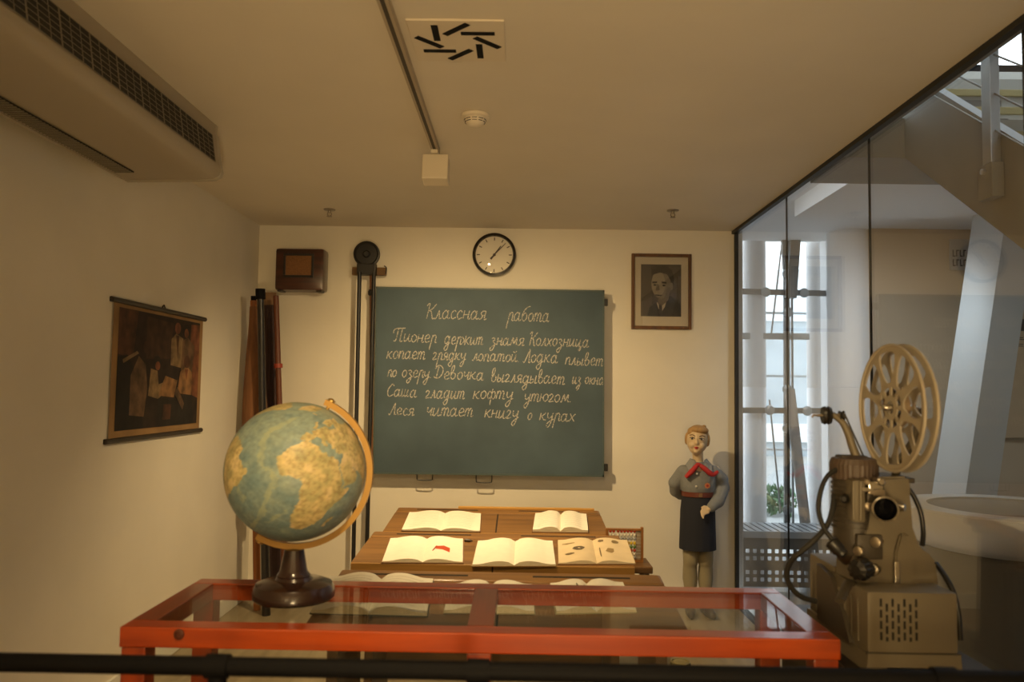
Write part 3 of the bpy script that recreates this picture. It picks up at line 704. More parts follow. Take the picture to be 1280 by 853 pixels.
OV = [(.58, .72), (.38, 1), (.08, .62), (.1, .12), (.34, 0), (.6, .42)]
CI = [(.35, 1), (.08, .7), (.08, .25), (.32, 0), (.58, .3), (.58, .75), (.35, 1)]
GL = {
 'а': (.95, [OV, [(.64, 1), (.6, .25), (.72, 0), (.92, .15)]]), 'б': (.85, [[(.9, 1.75), (.5, 1.6), (.12, 1.0), (.07, .35), (.32, 0), (.6, .3), (.58, .75), (.35, .95), (.12, .6)]]),
 'в': (.8, [[(.05, .4), (.35, 1.3), (.3, 1.8), (.08, 1.5), (.1, .3), (.35, 0), (.6, .3), (.55, .72), (.3, .8)]]), 'г': (.75, [[(.05, .75), (.25, 1), (.5, .82), (.38, .45), (.1, .05), (.3, 0), (.65, .1)]]),
 'д': (.95, [OV, [(.66, 1), (.62, 0), (.55, -.65), (.3, -.9), (.1, -.6), (.4, -.2), (.9, .15)]]), 'е': (.75, [[(.08, .42), (.5, .55), (.55, .85), (.33, 1), (.07, .55), (.25, 0), (.68, .18)]]),
 'ж': (1.15, [[(0, 1), (.35, .5), (0, 0)], [(.52, 1.25), (.5, -.1)], [(1.05, 1), (.65, .5), (1.05, 0)], [(.35, .5), (.65, .5)]]), 'з': (.75, [[(.08, .85), (.3, 1), (.5, .75), (.25, .5), (.55, .15), (.4, -.55), (.15, -.8), (0, -.5), (.3, -.15), (.72, .15)]]),
 'и': (.9, [[(.08, 1), (.05, .25), (.2, 0), (.5, .5), (.6, 1)], [(.6, 1), (.55, .2), (.7, 0), (.88, .15)]]), 'к': (.8, [[(.12, 1), (.05, 0)], [(.62, 1), (.3, .6), (.08, .5)], [(.2, .55), (.5, .1), (.75, .08)]]),
 'л': (.78, [[(0, .08), (.14, 0), (.32, .5), (.45, 1), (.52, .4), (.58, .02), (.76, .12)]]), 'м': (1.05, [[(0, .08), (.12, 0), (.32, 1), (.5, .15), (.8, 1), (.85, .1), (1.0, .08)]]),
 'н': (.85, [[(.12, 1), (.06, 0)], [(.08, .5), (.6, .55)], [(.65, 1), (.58, .12), (.7, 0), (.82, .12)]]), 'о': (.75, [CI]), 'п': (.78, [[(.12, 1), (.05, 0)], [(.08, .55), (.35, 1), (.56, .8), (.53, .15), (.62, 0), (.76, .12)]]),
 'р': (.78, [[(.2, 1), (.0, -.95)], [(.12, .5), (.38, 1), (.6, .8), (.56, .15), (.64, 0), (.76, .12)]]), 'с': (.68, [[(.56, .82), (.33, 1), (.07, .55), (.22, 0), (.6, .18)]]),
 'т': (1.08, [[(.1, 1), (.04, 0)], [(.08, .55), (.28, 1), (.44, .8), (.4, 0)], [(.43, .55), (.63, 1), (.82, .8), (.78, .12), (.88, 0), (1.04, .12)]]), 'у': (.8, [[(.06, 1), (.08, .45), (.3, .28), (.56, .6)], [(.64, 1), (.52, -.3), (.28, -.88), (.06, -.6), (.35, -.15), (.78, .2)]]),
 'ф': (1., [[(.5, 1.3), (.4, -.7)], [(.44, .8), (.18, .98), (.02, .5), (.15, .05), (.42, .3)], [(.46, .8), (.72, .98), (.88, .5), (.72, .05), (.42, .3)]]), 'х': (.75, [[(.08, 1), (.35, .45), (.62, .02)], [(.66, 1), (.3, .5), (.02, 0)]]),
 'ц': (.95, [[(.08, 1), (.05, .25), (.2, 0), (.5, .5), (.6, 1)], [(.6, 1), (.55, .05), (.78, .0), (.72, -.5), (.55, -.4), (.9, .1)]]), 'ч': (.8, [[(.05, .88), (.13, 1), (.1, .55), (.3, .4), (.58, .75)], [(.62, 1), (.55, .12), (.66, 0), (.78, .12)]]),
 'ш': (1.1, [[(.08, 1), (.05, .1), (.2, 0), (.4, .4), (.44, 1)], [(.44, 1), (.4, .1), (.55, 0), (.76, .4), (.8, 1)], [(.8, 1), (.76, .1), (.88, 0), (1.06, .15)]]), 'ы': (1., [[(.1, 1), (.05, .1), (.22, 0), (.46, .2), (.38, .5), (.1, .45)], [(.74, 1), (.68, .1), (.8, 0), (.96, .15)]]),
 'ю': (1., [[(.1, 1), (.04, 0)], [(.07, .5), (.4, .5)], [(x_ + .35, y_) for x_, y_ in CI]]), 'я': (.82, [[(.62, 1), (.3, .97), (.15, .72), (.3, .48), (.6, .52)], [(.64, 1), (.56, .1), (.66, 0), (.8, .12)], [(.38, .48), (.2, .1), (0, .02)]]),
 'К': (.95, [[(.25, 1.8), (.1, 0)], [(-.05, 1.5), (.1, 1.75), (.25, 1.8)], [(.95, 1.75), (.6, 1.2), (.2, .9)], [(.25, .95), (.5, .8), (.72, 0), (.9, .1)]]), 'П': (1.15, [[(-.15, 1.1), (-.1, 1.5), (.3, 1.72), (1.2, 1.78)], [(.4, 1.7), (.25, .2), (0, .05)], [(.85, 1.72), (.75, .2), (.85, 0), (1.05, .12)]]),
 'Л': (.95, [[(-.05, .15), (.1, 0), (.4, .9), (.6, 1.7), (.66, .5), (.7, 0), (.9, .12)]]), 'Д': (1.1, [[(.35, 1.55), (.2, .05)], [(-.05, 1.2), (.25, 1.7), (.75, 1.5), (.9, .8), (.55, .1), (.05, .1), (-.1, .25)]]), 'С': (.95, [[(.8, 1.45), (.55, 1.7), (.12, 1.0), (.12, .3), (.4, 0), (.85, .3)]]),
 '.': (.35, [[(.08, .06), (.14, .0)]]),
}
GL['й'] = (.9, GL['и'][1] + [[(.15, 1.4), (.35, 1.25), (.6, 1.45)]])
WORDS = [('Классная', 532, 398, 608, 399.5, 10.5), ('работа', 634, 401, 687, 402.5, 10.5), ('Пионер', 492, 426.5, 546, 429, 9.5), ('держит', 555, 430, 604, 431, 9.5), ('знамя', 613, 431, 655, 432, 9), ('Колхозница', 661, 432, 736, 434, 9.5),
         ('копает', 483, 448.5, 532, 449.5, 9.5), ('грядку', 540, 449.5, 582, 451, 9), ('лопатой.', 590, 451, 650, 452.5, 9), ('Лодка', 654, 453, 697, 454, 10), ('плывет', 706, 456, 754, 457.5, 9), ('по', 484, 471, 496, 471, 8.5), ('озеру.', 502, 471.5, 540, 473, 9), ('Девочка', 543, 473.5, 605, 475.5, 9.5),
         ('выглядывает', 613, 477, 706, 480.5, 9.5), ('из', 715, 480, 726, 480.5, 9), ('окна', 731, 480, 755, 481, 8.5), ('Саша', 483, 495.5, 521, 496.5, 9), ('гладит', 531, 497.5, 581, 498.5, 9.5), ('кофту', 591, 498.5, 641, 500, 10), ('утюгом.', 655, 501.5, 715, 503, 9.5),
         ('Леся', 486, 518.5, 518, 519.5, 8.5), ('читает', 532, 519.5, 592, 521, 10), ('книгу', 605, 522.5, 648, 523.5, 10), ('о', 659, 525, 665, 525, 8.5), ('курах', 674, 525.5, 719, 527.5, 9.5)]
m_ch = bpy.data.materials.new('chalk'); m_ch.use_nodes = True; n = m_ch.node_tree; pb = n.nodes['Principled BSDF']
pb.inputs['Base Color'].default_value = (0.44, 0.425, 0.38, 1); pb.inputs['Roughness'].default_value = 0.95
t_ = n.nodes.new('ShaderNodeTexCoord'); nz = n.nodes.new('ShaderNodeTexNoise'); nz.inputs['Scale'].default_value = 130; nz.inputs['Detail'].default_value = 3
rp_ = n.nodes.new('ShaderNodeValToRGB'); rp_.color_ramp.elements[0].position = 0.33; rp_.color_ramp.elements[1].position = 0.55; rp_.color_ramp.elements[0].color = (.25, .25, .25, 1)
n.links.new(t_.outputs['Object'], nz.inputs[0]); n.links.new(nz.outputs['Fac'], rp_.inputs[0]); n.links.new(rp_.outputs[0], pb.inputs['Alpha'])
LINES = []
for wd, x0, y0, x1, y1, xh in WORDS:
    bb = nb(); LINES.append(bb)
    tot = sum(GL[ch][0] for ch in wd); sx_ = (x1 - x0) / tot; x = 0
    for ch in wd:
        adv, strokes = GL[ch]
        jx, jy = random.uniform(-.03, .03), random.uniform(-.05, .05)
        for s_ in strokes:
            pts = []
            for v in cat([(a_[0], a_[1], 0) for a_ in s_], 5):
                u = (x + v.x + jx) * sx_; base_y = y0 + (y1 - y0) * u / max(1, x1 - x0)
                pts.append(W(x0 + u + (v.y) * xh * 0.16, base_y - (v.y + jy) * xh, DB + 0.0008))
            L_ = []
            for i, p in enumerate(pts):
                d_ = (pts[min(i + 1, len(pts) - 1)] - pts[max(i - 1, 0)]); d_.y = 0; d_.normalize()
                s2 = Vector((-d_.z, 0, d_.x)) * random.uniform(0.0028, 0.0040)
                L_.append((bb.verts.new(p + s2), bb.verts.new(p - s2)))
            for a_, b_ in zip(L_, L_[1:]): bb.faces.new((a_[0], b_[0], b_[1], a_[1]))
        x += adv
for bb in LINES: obj('chalk_word', bb, m_ch, bbd, label='white chalk handwriting')

# ------------------------------------------------------------------ poster on the left wall
S = lambda px, py, d=0.006: U(px, py, X=XL + d)
tl, trr, brr, bll = S(138, 372), S(256.5, 401), S(250, 539), S(131, 551)
y0_, y1_ = (tl.y + bll.y) / 2, (trr.y + brr.y) / 2; zt, zb_ = (tl.z + trr.z) / 2, (bll.z + brr.z) / 2
ps = thing('hanging_poster', 'old hanging wall chart with a dark painted group of people on the left wall', 'poster', (XL, (y0_ + y1_) / 2, zb_))
yA, yB_ = y0_ + 0.03, y1_ - 0.03; XP = XL + 0.008
obj('sheet', box(nb(), (XP - 0.001, yA, zb_), (XP, yB_, zt)), M('aged paper', (0.29, 0.17, 0.07), 0.8, noise=(4, 0.25)), ps)
m_rod = M('poster rod black', (0.018, 0.012, 0.01), 0.4)
obj('rod', tube(nb(), [(XP, y0_, zt), (XP, y1_, zt)], 0.013, 12), m_rod, ps, smooth=True); obj('rod', tube(nb(), [(XP, y0_, zb_), (XP, y1_, zb_)], 0.013, 12), m_rod, ps, smooth=True)
obj('hook', tube(nb(), cat([(XL + 0.004, (y0_ + y1_) / 2 - 0.02, zt + 0.01), (XL + 0.006, (y0_ + y1_) / 2, zt + 0.03), (XL + 0.004, (y0_ + y1_) / 2 + 0.02, zt + 0.01)]), 0.003, 6), m_rod, ps)
cols = ['#241712', '#3a2418', '#4a2c1c', '#5c4530', '#7a6344', '#120d0c', '#6b3f28', '#84603c', '#1b1614']
pm = [M('paint %d' % i, c_, 0.75, noise=(14, 0.6)) for i, c_ in enumerate(cols)]
yl, yr = yA + 0.05, yB_ - 0.045; zl, zr_ = zb_ + 0.045, zt - 0.03
bb = nb()
def P(u, v, k=0): return (XP + 0.0008 + 0.0004 * k, yl + (yr - yl) * u, zl + (zr_ - zl) * v)
def shp(pts, mi, k): poly(bb, [P(u, v, k) for u, v in pts], mi)
def oval(u, v, ru, rv, mi, k, n=16): shp([(u + ru * math.cos(2 * PI * i / n), v + rv * math.sin(2 * PI * i / n)) for i in range(n)], mi, k)
shp([(0, 0), (1, 0), (1, 1), (0, 1)], 0, 0); shp([(0, .62), (.16, .6), (.2, 1), (0, 1)], 2, 1); shp([(.3, .6), (.62, .62), (.62, .95), (.3, .97)], 1, 1); shp([(.85, .3), (1, .25), (1, .98), (.87, .97)], 6, 1)
shp([(0, 0), (.3, 0), (.25, .4), (.1, .62), (0, .6)], 5, 2); shp([(.05, .58), (.2, .66), (.22, .64), (.06, .55)], 4, 3)
shp([(.14, .12), (.30, .1), (.33, .35), (.30, .55), (.22, .62), (.14, .45)], 3, 3); oval(.32, .70, .055, .06, 1, 4)
shp([(.34, .28), (.46, .25), (.62, .36), (.58, .42), (.46, .38), (.44, .5), (.36, .52)], 4, 4); oval(.43, .57, .05, .065, 8, 5); oval(.44, .545, .03, .04, 6, 6)
shp([(.46, .28), (.66, .26), (.7, .42), (.54, .46)], 7, 5); shp([(.44, .0), (.95, .0), (.9, .3), (.66, .24), (.46, .26)], 8, 4)
shp([(.6, .56), (.74, .54), (.76, .82), (.66, .86), (.6, .8)], 4, 4); oval(.68, .91, .04, .055, 6, 5); shp([(.66, .84), (.70, .84), (.69, .62)], 2, 6)
shp([(.74, .5), (.9, .5), (.92, .76), (.82, .84), (.75, .8)], 3, 5); oval(.80, .90, .055, .065, 5, 6); oval(.80, .875, .03, .045, 6, 7)
shp([(.7, .3), (.9, .28), (.9, .5), (.82, .56), (.73, .5)], 7, 7); oval(.82, .6, .045, .06, 2, 8); shp([(.79, .53), (.84, .53), (.82, .42)], 6, 9)
shp([(.66, .3), (.78, .14), (.80, .2), (.70, .36)], 3, 8); shp([(.52, .06), (.62, .06), (.63, .2), (.53, .2)], 2, 6)
obj('painting', bb, pm, ps)
# ------------------------------------------------------------------ display table with glass top
m_tab = wood('varnished red wood', '#8a2c05', '#b5460a', 'x', 0.28, 0.5, 7); m_taby = wood('varnished red wood side', '#6e2a0c', '#8e3d12', 'y', 0.28, 0.5, 7); m_tabz = wood('varnished red wood leg', '#7a2808', '#9c3c10', 'z', 0.3, 0.4, 7)
TZ = 0.90
a, b2, c2, d2 = U(148, 785, Z=TZ), U(1051, 799, Z=TZ), U(967, 735.5, Z=TZ), U(251, 723.5, Z=TZ)
x0 = (a.x + d2.x) / 2; x1 = (b2.x + c2.x) / 2; y0 = (a.y + b2.y) / 2; y1 = (c2.y + d2.y) / 2

th = 0.05; wd = 0.062
tb = thing('display_table', 'long red-brown varnished wooden display table with glass top under the globe', 'table', ((x0 + x1) / 2, (y0 + y1) / 2, 0))
obj('front_rail', box(nb(), (x0, y0, TZ - th), (x1, y0 + wd, TZ), 0.004), m_tab, tb); obj('back_rail', box(nb(), (x0, y1 - wd, TZ - th), (x1, y1, TZ), 0.004), m_tab, tb)
for xa in (x0, x1 - wd): obj('side_rail', box(nb(), (xa, y0 + wd, TZ - th), (xa + wd, y1 - wd, TZ), 0.003), m_taby, tb)
xm = U(599, 790, Y=y0).x
obj('cross_rail', box(nb(), (xm - 0.034, y0 + wd, TZ - th), (xm + 0.034, y1 - wd, TZ), 0.003), m_taby, tb)
m_tg = glass('table glass', 0.022, (0.965, 0.98, 0.96), power=8.5)
for xa, xb in ((x0 + wd, xm - 0.034), (xm + 0.034, x1 - wd)): obj('glass_top', box(nb(), (xa, y0 + wd, TZ - 0.009), (xb, y1 - wd, TZ - 0.003)), m_tg, tb)
for xa in (x0 + 0.004, xm - 0.03, x1 - 0.064):
    for ya_ in (y0 + 0.004, y1 - 0.064):
        if xa == xm - 0.03 and ya_ > y0 + 0.1: continue
        obj('leg', box(nb(), (xa, ya_, 0), (xa + 0.06, ya_ + 0.06, TZ - th), 0.004), m_tabz, tb)
obj('front_glass', box(nb(), (x0 + 0.064, y0 + 0.03, 0.25), (xm - 0.03, y0 + 0.036, TZ - th)), m_tg, tb); obj('front_glass', box(nb(), (xm + 0.03, y0 + 0.03, 0.25), (x1 - 0.064, y0 + 0.036, TZ - th)), m_tg, tb)
p = U(224, 793, Y=y0); obj('plug', lathe(nb(), [(0.013, 0), (0.013, 0.004), (0.007, 0.005), (0.007, 0.003), (0, 0.003)], (p.x, y0, p.z), (0, -1, 0), 20), M('dark plug', (0.09, 0.02, 0.008), 0.4), tb, smooth=True)

# ------------------------------------------------------------------ globe
gb = U(367, 748, Z=TZ); gy = gb.y; gc = U(370, 589, Y=gy); GR = 0.1965
m_bk = M('bakelite brown', (0.028, 0.013, 0.010), 0.22, coat=0.3)
gl_ = thing('globe', 'large old terrestrial globe on dark stand standing on the glass table', 'globe', (gb.x, gy, TZ))
obj('base', lathe(nb(), [(0.108, 0), (0.114, 0.006), (0.114, 0.026), (0.106, 0.042), (0.082, 0.051), (0.052, 0.054), (0.047, 0.062), (0, 0.062)], (gb.x, gy, TZ), seg=64), m_bk, gl_, smooth=True)
stz = U(365, 687, Y=gy).z
obj('stem', lathe(nb(), [(0.044, 0.054), (0.046, 0.066), (0.040, 0.074), (0.038, 0.08), (0.0275, stz - TZ), (0.0, stz - TZ + 0.004)], (gb.x - 0.002, gy, TZ), seg=40), m_bk, gl_, smooth=True)
obj('spindle', tube(nb(), [(gb.x, gy, stz - 0.005), (gb.x + 0.004, gy, gc.z - GR * 1.05)], 0.009, 14), M('globe brass', (0.50, 0.30, 0.07), 0.3, 0.8), gl_, smooth=True)
tilt = R(64.5)
bb = nb(); n = 48; rr = []
for i in range(n + 1):
    t = tilt + R(4) - (PI + R(8)) * i / n; row = []
    for r_, dy in ((GR * 1.04, -0.009), (GR * 1.04, 0.009), (GR * 1.125, 0.009), (GR * 1.125, -0.009)):
        row.append(bb.verts.new((gc.x + r_ * math.cos(t), gc.y + dy, gc.z + r_ * math.sin(t))))
    rr.append(row)
for A_, B_ in zip(rr, rr[1:]):
    for k in range(4): bb.faces.new((A_[k], A_[(k + 1) % 4], B_[(k + 1) % 4], B_[k]))
bb.faces.new(rr[0]); bb.faces.new(rr[-1][::-1])
mer = obj('meridian_arm', bb, M('yellow wood arm', (0.46, 0.25, 0.045), 0.4, coat=0.2), gl_)
for sg_ in (1, -1):
    ax = Vector((math.cos(tilt), 0, math.sin(tilt))) * sg_
    obj('pole_pin', lathe(nb(), [(0.005, GR * 0.99), (0.005, GR * 1.125), (0.011, GR * 1.127), (0.011, GR * 1.15), (0.004, GR * 1.17)], gc, ax, 14), M('pin brass', (0.55, 0.36, 0.12), 0.3, 0.8), mer, smooth=True)
# the map: land polygons in longitude, latitude
LAND = [
 [(-17, 15), (-16, 20), (-13, 27), (-9, 32), (-5, 36), (3, 37), (10, 37), (11, 34), (20, 31), (24, 32), (32, 31), (35, 27), (38, 20), (43, 12), (51, 12), (48, 5), (42, -2), (39, -6), (40, -15), (35, -20), (35, -25), (31, -30), (26, -34), (19, -35), (15, -27), (12, -18), (13, -8), (9, -1), (9, 4), (4, 6), (-4, 5), (-9, 5), (-13, 9)],
 [(-9, 37), (-9, 43), (-2, 44), (-4, 48), (2, 51), (8, 54), (9, 57), (12, 56), (18, 55), (22, 58), (30, 60), (24, 61), (22, 65), (25, 66), (17, 61), (16, 57), (11, 59), (5, 60), (6, 63), (14, 68), (25, 71), (40, 67), (60, 69), (75, 73), (100, 77), (130, 72), (178, 68), (178, 62), (160, 60), (140, 54), (130, 43), (121, 39), (122, 30), (110, 20), (105, 10), (100, 14), (92, 22), (80, 14), (77, 8), (72, 20), (60, 25), (57, 26), (50, 30), (56, 25), (59, 22), (52, 16), (44, 13), (39, 21), (35, 28), (35, 33), (36, 37), (28, 37), (27, 41), (23, 37), (20, 41), (14, 45), (18, 40), (15, 38), (9, 44), (3, 43), (-1, 37), (-6, 36)],
 [(-80, 1), (-78, 8), (-72, 12), (-62, 10), (-52, 5), (-50, 0), (-44, -3), (-35, -6), (-38, -13), (-41, -22), (-48, -27), (-54, -34), (-58, -38), (-65, -42), (-68, -52), (-73, -52), (-74, -40), (-71, -28), (-70, -18), (-77, -12), (-81, -5)],
 [(-80, 9), (-90, 15), (-97, 17), (-97, 25), (-90, 30), (-82, 29), (-80, 25), (-81, 31), (-75, 38), (-68, 45), (-55, 52), (-60, 58), (-78, 62), (-95, 60), (-90, 70), (-120, 70), (-160, 70), (-165, 60), (-130, 55), (-124, 42), (-115, 30), (-105, 20)],
 [(-45, 60), (-55, 68), (-65, 76), (-40, 83), (-20, 80), (-22, 70)], [(50, -13), (44, -18), (45, -25), (48, -24)], [(-5, 50), (1, 51), (0, 54), (-3, 58), (-6, 56), (-3, 53)], [(-24, 65), (-14, 65), (-16, 66.5), (-22, 66.5)],
 [(114, -22), (122, -18), (131, -12), (142, -11), (146, -19), (153, -27), (150, -37), (140, -38), (130, -32), (116, -35)], [(-180, -90), (-180, -72), (-60, -72), (-58, -64), (-62, -75), (-20, -73), (0, -70), (60, -67), (120, -67), (180, -72), (180, -90)]]
SHELF = [[(-27, -62), (-14, -40), (-12, -15), (-16, 0), (-30, 4), (-44, 25), (-34, 52), (-28, 52), (-38, 25), (-24, 5), (-9, 2), (-7, -20), (-9, -42), (-18, -60)], [(-28, -26), (-40, -22), (-38, -30), (-29, -32)], [(-2, -40), (10, -20), (7, -18), (-6, -40)]]


def inside(poly_, x, y):
    r_ = False; j = len(poly_) - 1
    for i in range(len(poly_)):
        xi, yi = poly_[i]; xj, yj = poly_[j]
        if (yi > y) != (yj > y) and x < (xj - xi) * (y - yi) / (yj - yi) + xi: r_ = not r_
        j = i
    return r_


axz = Vector((math.cos(tilt), 0, math.sin(tilt))); fx = Vector((-math.sin(tilt), 0, math.cos(tilt)))
# longitude under the viewer, then east is to the right of the axis as seen from the front
view = (CAM - gc); view = (view - axz * view.dot(axz)).normalized(); east = axz.cross(view); LON0 = 0.0
bb = nb(); NU, NV = 300, 150; cl = bb.loops.layers.float_color.new('map')
VV = {}
for j in range(NV + 1):
    la = -PI / 2 + PI * j / NV
    for i in range(NU):
        lo = -PI + 2 * PI * i / NU
        VV[i, j] = bb.verts.new(gc + (axz * math.sin(la) + (view * math.cos(lo - R(LON0)) + east * math.sin(lo - R(LON0))) * math.cos(la)) * GR)
from mathutils import noise as NO
oc, oc2, lc, lc2, sh_ = [Vector(L(h)) for h in ('#70878a', '#8e9e94', '#d2bd86', '#a59d70', '#a3ab8e')]
vcol = {}
for (i, j), v in VV.items():
    lo = -180 + 360 * i / NU; la = -90 + 180 * j / NV
    k = (v.co - gc) / GR; wob = NO.noise(k * 7) * 2.2 + NO.noise(k * 16) * 1.3; wob2 = NO.noise(k * 7 + Vector((9, 3, 5))) * 2.2 + NO.noise(k * 16 + Vector((4, 1, 7))) * 1.3
    n1 = NO.fractal(k * 6, 1.0, 2.0, 4); n2 = NO.fractal(k * 20 + Vector((3, 3, 3)), 1.0, 2.0, 3)
    if any(inside(pl, lo + wob, la + wob2) for pl in LAND):
        c_ = lc.lerp(lc2, max(0, min(1, 0.45 + 0.9 * n1))) * (1 + 0.26 * n2)
        if n2 < -0.22: c_ = c_.lerp(Vector(L('#8f6f42')), 0.25)
        if n1 < -0.35: c_ = c_.lerp(Vector(L('#d6c39a')), 0.4)
    else:
        c_ = oc.lerp(oc2, max(0, min(1, 0.5 + 0.8 * n1 + la / 120))) * (1 + 0.22 * n2)
        if any(inside(pl, lo + wob * 1.4, la + wob2 * 1.4) for pl in SHELF): c_ = c_.lerp(sh_, 0.55 + 0.5 * n1)
        if la > 62: c_ = c_.lerp(Vector(L('#9fa58f')), min(1, (la - 62) / 18) * 0.6)
    if i % 25 == 0 or j % 12 == 3: c_ = c_ * 0.93
    vcol[v] = c_
for j in range(NV):
    for i in range(NU):
        i2 = (i + 1) % NU
        if j == 0 : q_ = (VV[i, 1], VV[i2, 1], VV[i, 0])
        elif j == NV - 1: q_ = (VV[i, j], VV[i2, j], VV[i, NV])
        else: q_ = (VV[i, j], VV[i2, j], VV[i2, j + 1], VV[i, j + 1])
        f = bb.faces.new(q_)
        for lp_ in f.loops: lp_[cl] = (*vcol[lp_.vert], 1)
bmesh.ops.delete(bb, geom=[v for v in bb.verts if not v.link_faces], context='VERTS')
m_map, n, pb = base('globe map'); at = n.nodes.new('ShaderNodeVertexColor'); at.layer_name = 'map'; n.links.new(at.outputs['Color'], pb.inputs['Base Color']); pb.inputs['Roughness'].default_value = 0.42; pb.inputs['Specular IOR Level'].default_value = 0.35
obj('sphere', bb, m_map, gl_, smooth=True, angle=180)

# ------------------------------------------------------------------ school desks
m_dk = wood('desk wood', '#644522', '#8a6334', 'x', 0.42, 0.15, 5); m_dkd = wood('desk frame wood', '#4a3115', '#664620', 'x', 0.5); m_crk = M('dark gap', (0.02, 0.012, 0.006), 0.8)
DW = 1.2; DESK = []; m_edgew = wood('lamplit desk edge', '#84602c', '#a87c40', 'x', 0.42, 0.15, 5)  # front edges in lighter wood, lamplight put into the colour


def desk(pl, pr, pbk, label, lip):
    """front top edge pixels at left and right, back edge centre pixel"""
    c = U((pl[0] + pr[0]) / 2, (pl[1] + pr[1]) / 2, Y=1.0) - CAM
    k = DW / ((U(*pr, Y=1.0) - U(*pl, Y=1.0)).x); yf = k; ctr = CAM + c * k
    dp = 0.53; cb = U(*pbk, Y=yf + dp); sl = math.atan2(cb.z - ctr.z, dp)
    rt = thing('school_desk', label, 'desk', (ctr.x, yf, 0), 'school desks in a row', local=True); h = ctr.z
    hw = DW / 2; ln = dp / math.cos(sl); mt = Matrix.Translation((0, 0, h)) @ Matrix.Rotation(sl, 4, 'X')
    ls = ln - 0.11
    for sx0, sx1 in ((-hw, -0.0035), (0.0035, hw)):
        ld = obj('lid', box(nb(), (sx0, 0, -0.035), (sx1, ls - 0.002, 0), 0.003, mat=mt), m_dk, rt)
    ledge = obj('back_strip', box(nb(), (-hw + 0.0, ls + 0.002, -0.035), (hw, ln, 0.004), 0.012, mat=mt), m_dk, rt)
    obj('pen_groove', box(nb(), (-hw + 0.12, ls + 0.05, 0.003), (-0.12, ls + 0.066, 0.0048), mat=mt), m_crk, ledge); obj('pen_groove', box(nb(), (0.12, ls + 0.05, 0.003), (hw - 0.12, ls + 0.066, 0.0048), mat=mt), m_crk, ledge)
    obj('centre_gap', box(nb(), (-0.0035, -0.0128, -0.058), (0.0035, ls, -0.0035), mat=mt), m_crk, rt)
    if lip: obj('lip', box(nb(), (-hw + 0.36, ln - 0.012, 0.003), (hw - 0.03, ln + 0.004, 0.016), 0.003, mat=mt), M('lip wood', (0.50, 0.28, 0.07), 0.4), ledge)
    obj('front_edge', box(nb(), (-hw, -0.012, -0.058), (hw, -0.0005, -0.001), 0.003, mat=mt), m_edgew, rt)
    bx_ = nb(); box(bx_, (-hw + 0.04, 0.03, -0.078), (hw - 0.04, 0.05, -0.036), mat=mt); box(bx_, (-hw + 0.04, ln - 0.05, -0.078), (hw - 0.04, ln - 0.03, -0.036), mat=mt); box(bx_, (-hw + 0.04, 0.05, -0.078), (hw - 0.04, ln - 0.05, -0.068), mat=mt)
    obj('shelf_box', bx_, m_dkd, rt)
    for s in (-1, 1):
        xx = s * (hw - 0.07)
        prism(g := nb(), [(xx - 0.018, 0.06, 0.07), (xx - 0.018, dp - 0.02, 0.07), (xx - 0.018, dp - 0.06, h - 0.04), (xx - 0.018, 0.1, h - 0.10)], (0.036, 0, 0)); obj('side_panel', g, m_dkd, rt)
        obj('foot', box(nb(), (xx - 0.03, -0.04, 0), (xx + 0.03, dp + 0.02, 0.07), 0.01), m_dkd, rt)
    obj('foot_rest', box(nb(), (-hw + 0.088, 0.10, 0.12), (hw - 0.088, 0.22, 0.14), 0.004), m_dkd, rt)
    obj('back_bar', box(nb(), (-hw + 0.088, dp - 0.09, 0.2), (hw - 0.088, dp - 0.06, 0.32), 0.004), m_dkd, rt)
    DESK.append(dict(ctr=ctr, yf=yf, sl=sl, ln=ln, n=(Matrix.Rotation(sl, 3, 'X') @ Vector((0, 0, 1)))))
    return rt


desk((379, 784.5), (862, 791.5), (620, 716), 'school desk nearest the glass display table, with a big open textbook at its left', False)
desk((438.5, 703), (793, 708.5), (617, 667.5), 'middle school desk with three open books in a bright pool of light', False)
desk((478.5, 664), (761, 668), (620, 637), 'rear school desk in front of the blackboard with two open books', True)


def on(i, px, py):
    """point of desk i's sloping top seen at a pixel"""
    D = DESK[i]; dr = U(px, py, Y=1.0) - CAM; t = (D['ctr'] - CAM).dot(D['n']) / dr.dot(D['n']); return CAM + dr * t


m_page = M('page cream', (0.76, 0.72, 0.61), 0.75, noise=(30, 0.03)); m_edge = M('page edges', (0.62, 0.54, 0.38), 0.8, noise=(120, 0.2), scale3=(0.2, 0.2, 6)); m_tan = M('page tan', (0.62, 0.50, 0.32), 0.75, noise=(12, 0.06))
m_text = M('faint print', (0.42, 0.37, 0.29), 0.8)


